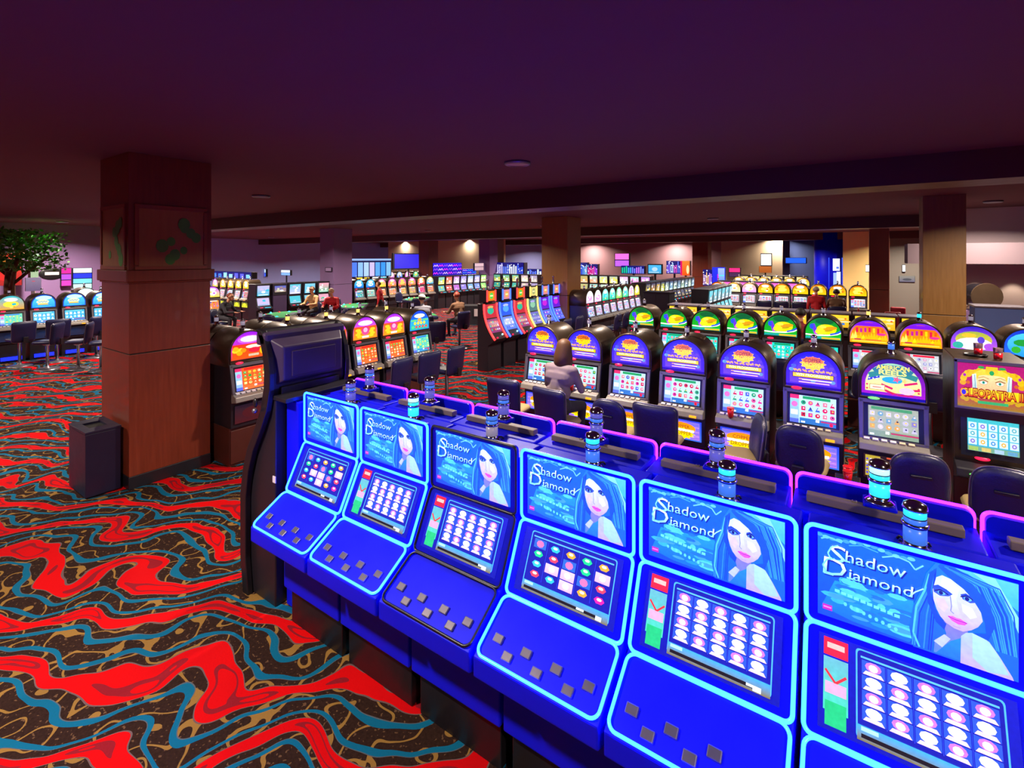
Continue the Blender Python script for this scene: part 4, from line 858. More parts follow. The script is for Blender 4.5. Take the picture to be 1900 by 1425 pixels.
def person(label, loc, rot, pose='sit', shirt='red_cloth', trousers='dark_cloth', hair='hair_brown', lean=.15, seat=.74, cap=None, voxel=.014, turn=0, arms=None, long=False, group=None, reach=1):
    """faces +y locally; sit: hips on a seat at height seat; stand: upright with a lean"""
    C = []; A = lambda p, q, a, b, t: C.append((Vector(p), Vector(q), a, b, t))
    hz = seat + .135 if pose == 'sit' else .93
    def tr(x, y, z): return Vector((x, y * math.cos(lean) + z * math.sin(lean), hz + z * math.cos(lean) - y * math.sin(lean)))
    for s in (-1, 1):
        hip = Vector((s * .09, 0, hz))
        if pose == 'sit': kn, an, toe = Vector((s * .13, .40, seat + .075)), Vector((s * .12, .37, seat - .34)), Vector((s * .13, .51, seat - .39))
        else: kn, an, toe = Vector((s * .11, .03, .50)), Vector((s * .12, -.01, .09)), Vector((s * .14, .13, .035))
        A(hip, kn, .095, .062, 't'); A(kn, an, .06, .042, 't'); A(an, toe, .045, .035, 'o'); A(an, an + Vector((0, -.04, -.03)), .04, .04, 'o')
    A(tr(-.07, 0, .02), tr(.07, 0, .02), .125, .125, 't'); A(tr(-.05, 0, .18), tr(.05, 0, .18), .12, .12, 's'); A(tr(0, 0, .05), tr(0, 0, .3), .135, .13, 's')
    A(tr(-.09, 0, .36), tr(.09, 0, .36), .125, .125, 's'); A(tr(-.12, -.005, .44), tr(.12, -.005, .44), .095, .095, 's'); A(tr(-.16, -.005, .45), tr(.16, -.005, .45), .07, .07, 's'); A(tr(0, -.01, .42), tr(0, 0, .56), .10, .05, 's')
    A(tr(0, .0, .50), tr(0, .015, .62), .052, .05, 'k')
    hc = tr(0, .03, .72); ht = Matrix.Rotation(turn, 3, 'Z')
    H = lambda x, y, z: hc + ht @ Vector((x, y, z))
    A(H(0, -.01, .02), H(0, -.005, .03), .088, .092, 'k'); A(H(0, .03, -.04), H(0, .045, -.07), .062, .042, 'k'); A(H(0, .085, .0), H(0, .105, -.025), .012, .016, 'k')
    A(H(0, .08, -.055), H(0, .082, -.058), .022, .022, 'k'); A(H(-.09, -.01, -.01), H(-.09, -.01, .02), .016, .02, 'k'); A(H(.09, -.01, -.01), H(.09, -.01, .02), .016, .02, 'k')
    for s in (-1, 1):
        sh = tr(s * .19, 0, .46)
        if arms == 'down' or (arms is None and pose == 'stand'): el = sh + Vector((s * .06, -.04, -.29)); wr = el + Vector((s * .0, .06, -.25)); d = Vector((0, .1, -1)).normalized()
        else: el = sh + Vector((s * .07, .13 * reach, -.24)); wr = el + Vector((-s * .08, .24 * reach, .0)); d = Vector((-s * .25, 1, -.15)).normalized()
        A(sh, el, .062, .048, 's'); A(el, wr - d * .02, .046, .034, 's'); A(wr - d * .03, wr + d * .015, .028, .028, 'k')
        side = d.cross(Vector((0, 0, 1))); side = side.normalized() if side.length > .3 else Vector((0, 1, 0)); palm = d.cross(side)
        for k, (off, ln) in enumerate(((-.03, .062), (-.01, .074), (.01, .070), (.03, .055))):
            b = wr + d * .075 + side * off; A(wr + side * off * .5, b, .018, .0125, 'k'); mid = b + d * ln * .55 - palm * .006; A(b, mid, .0115, .0105, 'k'); A(mid, mid + d * ln * .4 - palm * .022, .0105, .009, 'k')
        th = wr + d * .03 - side * s * .02; A(th, th + d * .03 - side * s * .035, .014, .012, 'k'); A(th + d * .03 - side * s * .035, th + d * .06 - side * s * .04, .012, .010, 'k')
    bm = bmesh.new()
    for p, q, a, b, _ in C: capsule(bm, p, q, a, b)
    me = bpy.data.meshes.new('body_raw'); bm.to_mesh(me); bm.free(); ob = bpy.data.objects.new('body_raw', me); COL.objects.link(ob)
    r = ob.modifiers.new('r', 'REMESH'); r.mode = 'VOXEL'; r.voxel_size = voxel; r.use_smooth_shade = True
    sm = ob.modifiers.new('s', 'SMOOTH'); sm.factor = .5; sm.iterations = 8
    bpy.context.view_layer.update(); me2 = bpy.data.meshes.new_from_object(ob.evaluated_get(bpy.context.evaluated_depsgraph_get()))
    bpy.data.objects.remove(ob); bpy.data.meshes.remove(me); me2.name = 'body'; me2.materials.clear()
    tags = {'s': 0, 't': 1, 'k': 2, 'o': 3}
    for mm in (shirt, trousers, 'skin', 'black_leather', 'eye_dark', 'crimson_cloth'): me2.materials.append(MATS[mm])
    N = len(me2.polygons); cen = np.empty(N * 3, np.float32); me2.polygons.foreach_get('center', cen); cen = cen.reshape(-1, 3); best = np.full(N, 1e9); idx = np.zeros(N, np.int32)
    for p, q, a, b, tg in C:
        p_, q_ = np.array(p), np.array(q); ax = q_ - p_; L2 = max(1e-9, float(ax @ ax)); tt = np.clip((cen - p_) @ ax / L2, 0, 1)
        dd = np.linalg.norm(cen - (p_ + tt[:, None] * ax), axis=1) - (a + (b - a) * tt); mk = dd < best; best[mk] = dd[mk]; idx[mk] = tags[tg]
    for x in (-.034, .034): e = np.array(H(x, .082, .018)); idx[np.linalg.norm(cen - e, axis=1) < .017] = 4
    e = np.array(H(0, .098, -.062)); idx[np.linalg.norm((cen - e) * np.array((.6, 1, 1.6)), axis=1) < .017] = 5
    me2.polygons.foreach_set('material_index', idx); me2.polygons.foreach_set('use_smooth', [True] * N)
    t = thing('person', label, 'person', loc, rot, group); part('body', me2, t)
    m = MB(); vs0 = len(m.v); m.ball((0, 0, 0), .1, hair, 16, (1, 1.05, 1.02)); 
    hh = []
    for v in m.v:
        x, y, z = v
        if y > .02 and z < .055: y = .02 + (y - .02) * .15
        if z < -.03 and not long: z = -.03 + (z + .03) * .45
        if long and v[2] < 0: t_ = -v[2] / .1; q_ = (.098 + .03 * math.sin(2.6 * t_)) / max(.01, math.hypot(v[0], v[1])); x, y, z = v[0] * q_ * (.0 if t_ > .99 else 1), min(v[1] * q_, .015) - .02, -.27 * t_
        hh.append(tuple(H(x, y - .022, z + .035)))
    m.v = hh; part('hair', m.mesh('hair'), t)
    if cap:
        m = MB(); m.ball((0, 0, 0), .106, cap, 16, (1, 1.08, .85), 0, 90); m.v = [tuple(H(x, y - .01, z + .06)) for x, y, z in m.v]
        k = len(m.v); m.add([H(x, y, z) for x, y, z in ((-.075, .08, .06), (-.04, .165, .05), (.04, .165, .05), (.075, .08, .06), (-.075, .08, .068), (-.04, .165, .058), (.04, .165, .058), (.075, .08, .068))], [(0, 1, 2, 3), (7, 6, 5, 4), (0, 4, 5, 1), (1, 5, 6, 2), (2, 6, 7, 3), (3, 7, 4, 0)], cap)
        part('cap', m.mesh('cap'), t)
    return t

# ---------------------------------------------------------------- gaming table
def seated(label, loc, rot, chair_label, kind='square', grp=None, **kw):
    chair(chair_label, loc, rot, kind, grp)
    return person(label, (loc[0] - .0, loc[1], 0), rot, 'sit', **kw)
def gaming_table(label, loc, rot, group):
    t = thing('gaming_table', label, 'gaming table', loc, rot, group); a, b = 1.05, .62
    out = [(a * math.cos(PI * k / 20), b * 1.35 * math.sin(PI * k / 20)) for k in range(21)] + [(-a, -.25), (a, -.25)]
    def ext(k, z0, z1, mat):
        m = MB(); n = len(out); vs = [(x * k, y * k, z) for z in (z0, z1) for x, y in out]
        m.add(vs, [tuple(range(n))[::-1], tuple(range(n, 2 * n))] + [(i, (i + 1) % n, n + (i + 1) % n, n + i) for i in range(n)], mat); return m
    part('rim', ext(1, .83, .93, 'black_leather').mesh('rim', .03), t); part('felt', ext(.9, .925, .94, 'felt_green'), t)
    m = ext(.62, 0, .83, 'wood_rim'); part('base', m.mesh('base', .01), t)
    for k in range(7):
        m = MB(); x, y = .75 * math.cos(PI * (k + .5) / 7), .80 * math.sin(PI * (k + .5) / 7) * .85
        m.lathe([(.06, .941), (.06, .943), (.025, .943), (.025, .965 + .01 * (k % 3))], x, y, 'red_plastic' if k % 2 else 'lens_cyan', 12); part('chip_stack', m, t)
    m = MB(); m.box(-.35, .35, -.22, -.05, .94, .955, 'grey_metal'); part('chip_tray', m, t); return t
# ---------------------------------------------------------------- the room
m = MB(); m.box(-34, 9, -5, 40, -.1, 0, 'swirl_carpet' if 'swirl_carpet' in MATS else 'carpet'); struct('floor', m)
CEIL = 4.0
m = MB(); m.box(-34, 9, -5, 40, CEIL, CEIL + .1, 'ceiling_paint'); struct('ceiling', m)
def wall(name, x0, x1, y0, y1, mat, z0=0, z1=CEIL):
    m = MB(); m.box(x0, x1, y0, y1, z0, z1, mat); return struct(name, m)
wall('wall_west', -34.1, -34, -5, 36, 'wall_blue'); wall('wall_north', -34, 9, 36, 36.1, 'wall_blue'); wall('wall_east', 9, 9.1, -5, 40, 'wall_beige'); wall('wall_south', -34, 9, -5.1, -5, 'wall_mauve')
wall('wall_left', -25, -24.8, -5, 9.2, 'wall_mauve'); wall('wall_corner', -31, -25, 9.2, 9.4, 'wall_mauve')
wall('wall_lounge', 2.2, 9, 17.0, 17.15, 'wall_lilac'); wall('wall_lounge_side', 3.2, 3.35, 17.15, 22, 'wall_slate')
wall('wall_back', -31, -19.5, 27.6, 27.8, 'wall_beige'); wall('wall_tan', u_on(33.6, 1338), u_on(33.6, 1452), 33.6, 33.7, 'wall_beige'); wall('wall_rose_back', u_on(34.4, 1060), u_on(34.4, 1345), 34.4, 34.5, 'wall_rose')
wall('wall_slate_back', -3.0, -.3, 34.0, 34.2, 'wall_slate'); wall('wall_cashier', -.3, 1.0, 29.2, 29.4, 'wall_yellow'); wall('wall_restaurant', 1.0, 9, 29.9, 30.1, 'wall_grey')

m = MB(); m.box(1.2, 9, 16.0, 16.9, 2.60, 3.1, 'soffit_paint'); struct('trim_soffit', m)
# ceiling beams
for i, y in enumerate((-2.2, 8.1, 18.9, 29.7)):
    m = MB(); m.box(-34, 9, y - .35, y + .35, CEIL - .35, CEIL, 'brown_laminate'); struct('trim_%d' % (i + 1), m)

def shaft(name, label, x, y, w, mat, seam=1.6, top=CEIL):
    t = thing(name, label, 'pillar', (x, y, 0), kind='structure')
    m = MB(); m.box(-w / 2, w / 2, -w / 2, w / 2, 0, seam - .007, mat); part('lower_cladding', m.mesh('lower_cladding', .006), t)
    m = MB(); m.box(-w / 2 + .01, w / 2 - .01, -w / 2 + .01, w / 2 - .01, seam - .007, seam + .007, 'hole_black'); part('shadow_gap', m, t)
    m = MB(); m.box(-w / 2, w / 2, -w / 2, w / 2, seam + .007, top, mat); part('upper_cladding', m.mesh('upper_cladding', .006), t); return t
shaft('pillar', 'tan wood pillar at the end of the curved neon machines', -7.5, 13.75, .9, 'tan_veneer')
shaft('pillar', 'broad oak brown pillar in front of the restaurant', 1.55, 13.38, .66, 'oak_veneer')
shaft('pillar', 'dark red-brown pillar beside the restaurant tables', .86, 22.4, .58, 'walnut_veneer')
shaft('pillar', 'slim brown pillar far behind the narrow machines', -7.4, 31.2, .9, 'cherry_veneer')
shaft('pillar', 'mauve pillar with a framed notice behind the red-shirted players', -18.6, 13.6, .95, 'wall_mauve')
shaft('pillar', 'violet pillar left of the sparkling signs', u_on(26.6, 906), 26.6, .9, 'wall_mauve')
shaft('pillar', 'brown pillar beside the neon wave sign', -20.6, v_on(-20.6, 795), .8, 'cherry_veneer')

# ---------------------------------------------------------------- front row of round-topped machines
us = [-3.68, -3.03, -2.36, -1.69, -1.01, -.33]
tails = ['leftmost of the row', 'with a brown-haired player', 'third of the row', 'fourth of the row', 'with a side-turned chair', 'next to the flag-topped machine']
for i, u in enumerate(us):
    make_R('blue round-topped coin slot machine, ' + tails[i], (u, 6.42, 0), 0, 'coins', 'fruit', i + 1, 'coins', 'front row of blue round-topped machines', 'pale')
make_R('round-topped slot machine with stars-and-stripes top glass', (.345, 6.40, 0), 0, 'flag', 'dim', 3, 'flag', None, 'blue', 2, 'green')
cg = 'chairs at the front row'
cu = [(-3.84, 'square', .12, 'behind the leftmost blue machine'), (-3.05, 'square', -.1, 'with the brown-haired player on it'), (-2.30, 'round', .05, 'behind the third blue machine'), (-1.78, 'square', .03, 'behind the fourth blue machine'),
      (-.97, 'round', 1.95, 'turned sideways by the fifth blue machine'), (-.40, 'round', -.05, 'behind the sixth blue machine'), (.45, 'round', .12, 'behind the flag-topped machine'), (1.0, 'round', -.05, 'before the square golden machine')]
for u, k, r, w in cu:
    chair('dark leather casino chair ' + w, (u, 5.72 if w.startswith('behind the sixth') else 5.50 if 'haired' in w else 5.58 if k != 'round' or abs(r) > 1 else 5.52, 0), r, k, cg, tan=True)
person('person with long brown hair and beige jacket seated at the second blue machine', (-3.07, 5.50, 0), -.1, 'sit', 'beige_cloth', 'dark_cloth', 'hair_brown', .22, .74, None, .011, .2, None, True, reach=.55)
for px, py, w in ((1037, 716, 'second'), (1365, 765, 'fifth')): pass
def cup(label, loc):
    t = thing('paper_cup', label, 'cup', loc, 0, 'red cups')
    m = MB(); m.lathe([(.028, 0), (.038, .10), (.036, .10), (.027, .01)], 0, 0, 'red_plastic', 14); part('cup_wall', m, t)
    m = MB(); m.lathe([(.037, .098), (.040, .101), (.040, .107), (.037, .110)], 0, 0, 'red_plastic', 14); part('rim', m, t); return t
cup('red cup on the button deck of the second blue machine', (-3.14, 6.035, .944)); cup('red cup on the button deck of the fifth blue machine', (-1.12, 6.035, .944))
t = thing('side_stand', 'low dark stand with two red cups between the sixth machine and flag machine', 'stand', (-.02, 5.60, 0))
m = MB(); m.box(-.09, .09, -.12, .12, .0, .65, 'brown_laminate'); m.box(-.1, .1, -.13, .13, .65, .67, 'dark_cabinet'); part('stand_body', m.mesh('stand_body', .005), t)
cup('red cup nearer the camera on the low dark stand', (-.02, 5.53, .67)); cup('red cup farther back on the low dark stand', (-.02, 5.66, .67))

# second row
us2 = [u_on(9.76, p) for p in (1190, 1250, 1310, 1377, 1448, 1527, 1612, 1708, 1806, 1909)]
for i, u in enumerate(us2):
    if i < 6: make_R('lime green round-topped slot machine, %s from the aisle end of its row' % ORD[i], (u, 9.99, 0), 0, 'lime', 'jade', i + 1, '#101820', 'second row of round-topped machines', 'pale')
    elif i < 8: make_R(['flame orange round-topped slot machine next to the lime machines', 'flame orange round-topped slot machine in front of the oak pillar'][i - 6], (u, 9.99, 0), 0, 'flame', 'rose', i, '#101820', 'second row of round-topped machines', 'amber' if i == 6 else 'cyan')
    else: make_R(['violet and white round-topped slot machine behind the two drinks', 'round-topped slot machine with blue and green globe glass'][i - 8], (u, 9.99, 0), 0, ['violet', 'globe'][i - 8], 'fruit', i, '#101820', 'second row of round-topped machines', 'pale', 2, 'red' if i == 8 else 'green')
for i, u in enumerate(us2[:9]):
    chair('dark leather casino chair before the %s machine of the second row' % ORD[i], (u + (.05 if i % 2 else -.04), 9.16, 0), (.1, -.15, .05, .2, 0, -.1, .1, 0, .1)[i], 'square' if i % 3 else 'round', 'chairs at the second row')
seated('person in dark red top with dark hair seated behind the lime machines', (u_on(11.6, 1486), 11.6, 0), .2, 'dark chair under the player in the dark red top', shirt='crimson_cloth', hair='hair_dark', lean=.05)

# yellow keno machines behind
ks = [-4.15 + .93 * i for i in range(7)]
for i, u in enumerate(ks): low_machine('low slot machine with wide bright yellow glass, %s from the black cabinet' % ORD[i], (u, 15.4, 0), i % 2, 'low machines with yellow glass')
t = thing('storage_cabinet', 'black cabinet standing at the end of the low yellow machines', 'cabinet', (-5.1, 15.9, 0)); m = MB(); m.box(-.42, .42, -.3, .3, 0, 1.62, 'black_plastic'); m.box(-.44, .44, -.32, .32, 1.62, 1.66, 'black_plastic'); part('body', m.mesh('body', .01), t); m = MB(); m.box(-.40, -.005, -.315, -.3, .1, 1.58, 'dark_cabinet'); m.box(.005, .40, -.315, -.3, .1, 1.58, 'dark_cabinet'); part('door', m.mesh('door', .004), t)

# orange round tops beyond, with players
og = 'orange round-topped machines behind the yellow row'
okind = [('#ff9a10', '#d86010', '#ffe040'), ('#fff0c0', '#ffb020', '#ffffff'), ('#f0a0ff', '#ffc060', '#ffffff')] + [('#ffd010', '#e07010', '#fff060')] * 6
for i, p in enumerate((1331, 1361, 1390, 1420, 1451, 1485, 1518, 1554, 1592)):
    make_R('%s round-topped slot machine, %s from the left behind the low yellow row' % (['deep orange', 'pale yellow', 'pink-white'][i] if i < 3 else 'golden orange', ORD[i]), (u_on(21.5, p), 21.74, 0), 0, okind[i], '#c8ccd8', i, '#201008', og, 'pale', 1)
    if 2 < i < 8: chair('dark chair before the golden orange machine, %s of its row' % ORD[i], (u_on(21.0, p) , 20.95, 0), 0, 'square', 'chairs at the orange row')
for i, p in enumerate((1346, 1376, 1405, 1436, 1467)):
    video('white and magenta video slot machine between the orange tops, %s in its row' % ORD[i], (u_on(23.2, p), 23.4, 0), 0, '#ffd0f0', '#ff50c8', 'white and magenta video machines', i)
for i, p in enumerate((1370, 1391, 1412, 1433, 1456, 1479)):
    make_R('small far yellow round-topped slot machine, %s in the deep row' % ORD[i], (u_on(28, 1370) + .585 * i, 28.2, 0), 0, ('#ffe860', '#e0a020', '#ffffff'), '#a0c8d0', i, '#101010', 'far yellow round-topped machines', 'pale', 1)
for i, p in enumerate((1382, 1402, 1422, 1443, 1462, 1480)):
    video('pale yellow video slot machine in the deepest row, %s of six' % ORD[i], (u_on(31, 1380) + .575 * i, 31.2, 0), 0, '#fff8d0', '#f0d080', 'pale video machines in the deepest row', i)
person('person in bright red shirt with grey hair standing by the orange machines', (u_on(19.6, 1515), 19.6, 0), .2, 'stand', 'red_cloth', 'dark_cloth', 'hair_grey', .1)
seated('person in brown jacket bending next to the red-shirted player', (u_on(19.7, 1553), 19.7, 0), .1, 'dark chair under the brown-jacketed player', shirt='brown_cloth', hair='hair_dark', lean=.25)

# left block facing the aisle, with backs behind
lk = [('redgold', 'fire', 'red and gold'), ('redgold', 'fire', 'red and gold'), ('magenta', 'fire', 'orange'), ('magenta', 'fire', 'orange and pink'), ('magenta', 'fire', 'orange and pink'), ('sea', 'lagoon', 'blue and green')]
lw = ['nearest the cherry pillar', 'behind the curved end cabinet', 'hidden deeper behind the curved end cabinet', 'beside the curved cabinet, third from the aisle end', 'second from the aisle end of the left block', 'at the aisle end of the left block']
for i, v in enumerate((3.56, 4.22, 4.88, 5.50, 6.13, 6.77)):
    make_R('%s round-topped slot machine %s' % (lk[i][2], lw[i]), (-6.98, v, 0), PI / 2, lk[i][0], lk[i][1], i + 1, '#400810', 'left block of round-topped machines', 'amber' if i in (1, 2, 3, 4) else 'pale')
    make_R('round-topped slot machine turned away, back to back with the %s machine of the left block' % ORD[i], (-7.62, v, 0), -PI / 2, 'ice', 'ice', 1, '#102040', 'machines turned away behind the left block', 'pale', 1)
for i, (v, r) in enumerate(((5.55, .1), (6.22, -.1), (6.87, .05))):
    chair('purple-black square-backed chair, %s of three at the left block' % ORD[i], (-6.12, v, 0), PI / 2 + r, 'square', 'chairs at the left block')

# curved neon bank
cs = [('neon_red', 'ruby', 'red'), ('neon_blue', 'azure', 'blue'), ('neon_red', 'ruby', 'red'), ('neon_yellow', 'gold', 'yellow'), ('neon_blue', 'violet', 'blue-violet'), ('neon_blue', 'violet', 'blue-violet')]
for i, (n_, a_, w_) in enumerate(cs):
    curved('curved slot machine with %s neon edges, %s from the near end of its bank' % (w_, ORD[i]), (-7.38, 9.80 + .655 * i, 0), PI / 2, n_, a_, 'curved neon machines')
for i, v in enumerate((10.9, 11.6, 12.3)): chair('dark chair before the curved neon machines, %s from the near end' % ORD[i], (-6.35, v, 0), PI / 2 + .1, 'square', 'chairs at the curved neon machines')

# bank beyond the tan pillar, white and green glass
bk = [('#f0d0ff', '#ffffff', '#f0a0ff')] * 2 + [('#20c8a0', '#a0fff0', '#30d8e0')] * 2 + [('#a0ff60', '#60ffc0', '#ffffff'), ('#20d890', '#a0ffe0', '#40c8ff'), ('#f0e0ff', '#ffffff', '#ffb0e0'), ('#e0d020', '#fff060', '#ffffff')]
for i in range(8):
    make_R('%s slot machine, %s past the tan pillar' % (['white and pink'] * 2 + ['teal'] * 2 + ['lime and mint', 'sea green', 'white and lilac', 'yellow'])[i] if False else '%s slot machine, %s past the tan pillar' % ((['white and pink'] * 2 + ['teal'] * 2 + ['lime and mint', 'sea green', 'white and lilac', 'yellow'])[i], ORD[i]),
           (-6.72, 13.66 + .57 * i, 0), PI / 2, bk[i], '#b8c8e8', i, '#101018', 'machines past the tan pillar', 'pale', 1)
for i, v in enumerate((13.6, 14.25, 14.9, 16.6, 17.3)): chair('dark chair pushed up to the machines past the tan pillar, %s in line' % ORD[i], (-5.75, v, 0), PI / 2 - .1, 'round', 'chairs past the tan pillar')
for i in range(12):
    c = [('#ffe060', '#e0f0c0'), ('#f0b040', '#d0e0a0'), ('#f0c030', '#a0c060'), ('#e8e840', '#80c080')][i % 4] if i < 4 else [('#d0f0d0', '#d8d060'), ('#a0d0e8', '#d8e080')][i % 2]
    video('tall narrow yellow-green video slot machine, %s in the receding row' % ORD[i], (-6.9, 19.4 + .62 * i, 0), PI / 2, c[0], '#30406a', 'receding row of narrow machines', i)
for i in range(6):
    video('narrow cyan slot machine seen edge-on, %s beside the black cabinet' % ORD[i], (-3.9, 16.6 + .62 * i, 0), PI / 2, '#90a0a8', '#50c8d8', 'edge-on machines beside the black cabinet', i)

# far left row, one long line
make_R('green and yellow slot machine, first in the far left row', (-18.44, 3.34, 0), PI / 2, ('#e0a030', '#20b8c8', '#ffe040'), 'lagoon', 2, '#102040', 'far left row', 'pale', 2)
for i, v in enumerate((3.98, 4.63, 5.28)): make_R('icy blue round-topped slot machine, %s in the far left row' % ORD[i + 1], (-18.44, v, 0), PI / 2, 'ice', 'ice', 1, '#102040', 'far left row', 'pale', 2)
for i, v in enumerate((2.0, 2.65, 3.34, 3.98, 4.63, 5.28)):
    o = part('floor_glow_strip', MB().box(.278, .30, -.2, .2, .06, .15, 'floor_blue'), None, (-18.44, v, 0)); tag(o, 'blue glowing floor strip under the far left row, %s along it' % ORD[i], 'light strip', 'blue floor strips')
for i, (u, v, r) in enumerate(((-17.35, 3.35, .2), (-17.3, 4.05, -.1), (-17.2, 4.85, .15))): chair('dark chair before the far left row, %s along it' % ORD[i], (u, v, 0), PI / 2 + r, 'square', 'chairs at the far left row')
for i, (u, v, r) in enumerate(((-16.3, 3.65, 2.4), (-15.75, 4.1, 2.6), (-15.05, 4.35, 2.8))): chair('dark bar stool beside the cherry pillar, %s from the open carpet' % ORD[i], (u, v, 0), r, 'square', 'bar stools beside the cherry pillar', name='bar_stool')
t = thing('bar_table', 'small pale-topped bar table half hidden by the cherry pillar', 'table', (-15.0, 5.25, 0)); m = MB(); m.lathe([(.45, .98), (.46, 1.0), (.45, 1.02)], 0, 0, 'cream', 24); part('table_top', m, t); m = MB(); m.lathe([(.3, 0), (.3, .02), (.04, .05), (.04, .98)], 0, 0, 'grey_metal', 16); part('pedestal', m, t)
make_R('red and yellow slot machine just past the cherry pillar', (-18.44, 8.3, 0), PI / 2, ('#ffe040', '#c040ff', '#ffffff'), '#ff9030', 3, '#ff2030', 'far left row', 'pale', 2)
vc = [('#30b8d8', '#c8b8e8', 'cyan and lilac'), None, ('#c8c0e8', '#48c0d0', 'lilac and cyan'), ('#58c0e8', '#80c8e0', 'pale blue'), ('#20b888', '#f0a0b8', 'green and pink')]
for i, v in enumerate((10.15, 10.8, 11.45, 12.1, 12.75)):
    if vc[i]: video('%s two-screen video slot machine behind the gaming tables' % vc[i][2], (-18.5, v, 0), PI / 2, vc[i][0], vc[i][1], 'video machines behind the gaming tables', i)
    else:
        t = thing('ticket_kiosk', 'purple-grey ticket kiosk between the video machines', 'kiosk', (-18.5, v, 0), PI / 2); part('cabinet', VD['kiosk'], t)
        part('screen', square_glass('#a08070', '#5060c0', '#d0d0b0', .46, .24, face(-.285, 1.42), 3), t)
rk = [('#1070e0', '#50d0ff', '#ffffff', 'sky blue')] * 2 + [('#ffd000', '#ff60c0', '#fff000', 'yellow')] + [('#ff9030', '#d040d0', '#ffd060', 'orange and purple')] * 3 + [('#ff3060', '#ffb030', '#ffffff', 'red and white'), ('#38b0e8', '#e8e040', '#ffffff', 'cyan and yellow')]
for i in range(8):
    make_R('%s slot machine, %s beyond the mauve pillar' % (rk[i][3], ORD[i]), (-18.44, 14.5 + .65 * i, 0), PI / 2, rk[i][:3], ['#30c0c0', '#80d8c0', '#ffa050', '#ffb060', '#f0c060', '#d0b050', '#ff5080', '#f0a050'][i], i, '#101010', 'far left row beyond the mauve pillar', 'pale', 1)
for i in range(7):
    video('%s video slot machine, %s after the round tops' % (['yellow', 'orange and white', 'white and blue', 'lilac', 'white', 'pink-white', 'gold and white'][i], ORD[i]), (-18.5, 20.0 + .62 * i, 0), PI / 2, ['#f0e020', '#ffb080', '#e0e0ff', '#d0c0ff', '#fff0ff', '#ffd8f0', '#ffe8a0'][i], ['#70c0c0', '#e06060', '#c070d0', '#9080e0', '#80b0d8', '#8098ff', '#a0ff80'][i], 'video machines after the round tops', i)
for i in range(5):
    make_R('yellow round-topped slot machine behind the cherry pillar edge, %s from it' % ORD[i], (u_on(11.5, 401 + 14.3 * i), 11.7, 0), 0, ('#ffd020', '#ffb040' if i else '#d060ff', '#ffffff'), ['#c8d0d8', '#d8c8d0', '#a8d8e0', '#d0d0d0', '#c09090'][i], i, '#e0e020', 'yellow machines far behind the cherry pillar', 'pale', 2)
for i in range(9):
    v = v_on(-26.2, 662 + 15 * i)
    make_R('tiny far slot machine with %s glass, %s in the back row' % (['yellow', 'gold', 'white', 'cyan', 'pink', 'blue', 'magenta', 'teal', 'lemon'][i], ORD[i]), (-26.2, v, 0), PI / 2, [('#f0d020', '#c0a010', '#fff0a0'), ('#e8c010', '#806010', '#ffe060'), ('#f0f0ff', '#60c0a0', '#ffffff'), ('#60c8d8', '#e0ffff', '#ffffff'), ('#f080d0', '#ffd0f0', '#ffffff'), ('#5080e0', '#b0d0ff', '#ffffff'), ('#e050c0', '#ffb0f0', '#ffffff'), ('#30b0a0', '#50d070', '#ffe060'), ('#f0f030', '#e0d020', '#ffffff')][i], '#8090c0', i, '#101010', 'tiny machines of the back row', 'pale', 1)

# ---------------------------------------------------------------- gaming tables and people
tg = 'green gaming tables'
gaming_table('green felt gaming table nearest, with the red-shirted player', (-14.9, 9.1, 0), PI * .75, tg); gaming_table('green felt gaming table in the middle, by the blond dealer', (-15.4, 12.3, 0), PI * .75, tg)
gaming_table('green felt gaming table farthest back before the sky blue machines', (-15.6, 15.8, 0), PI * .7, tg); gaming_table('green felt gaming table where the capped player sits', (-11.6, 11.9, 0), PI * .8, tg)
seated('person in red shirt with grey-blond hair seated at the nearest green table', (-14.85, 10.75, 0), -2.6, 'chair under the red-shirted player at the nearest green table', 'round', shirt='red_cloth', hair='hair_grey', lean=.25)
person('person in red top with blond hair standing at the middle green table', (-15.9, 13.75, 0), 2.2, 'stand', 'red_cloth', 'dark_cloth', 'hair_brown', .1)
seated('person in beige top facing the red-shirted player across the table', (-16.0, 10.75, 0), -2.9, 'chair under the beige-topped player', 'round', shirt='amber_cloth', lean=.1)
seated('person in dark grey jacket leaning over the nearest green table', (-16.35, 7.7, 0), -1.0, 'chair under the player leaning in a dark grey jacket', 'round', shirt='dark_cloth', hair='hair_red', lean=.45)
person('person in grey patterned jacket and white cap on a stool', (-9.9, 10.1, 0), 1.0, 'sit', 'grey_cloth', 'blue_denim', 'hair_dark', .25, .74, 'white_cap')
seated('person with red hair and brown jacket beside the capped player', (-9.75, 11.5, 0), 1.4, 'stool under the red-haired player', shirt='brown_cloth', hair='hair_red', lean=.2)
for i, (u, v, r) in enumerate(((-9.6, 9.25, .8), (-8.75, 9.35, .9), (-9.9, 10.1, 1.0))): chair(['purple stool empty to the left of the capped player', 'purple stool nearest the aisle, empty', 'stool under the capped player'][i], (u, v, 0), r, 'square', 'stools behind the capped player', name='bar_stool')
for i, (u, v, r) in enumerate(((-13.4, 9.9, 2.0), (-13.8, 7.9, .7), (-17.2, 12.7, -1.7), (-14.4, 14.4, .4), (-17.3, 16.2, -1.7))): chair('dark chair at the green gaming tables, %s counted from the pillar' % ORD[i], (u, v, 0), r, 'round', 'chairs at the gaming tables')
t = thing('draped_table', 'table draped in black cloth with small cards pinned on it', 'table', (-12.7, 16.4, 0), .6)
m = MB(); m.box(-.75, .75, -.4, .4, .74, .77, 'dark_cloth'); part('table_top', m, t); m = MB()
n = 60; per = []
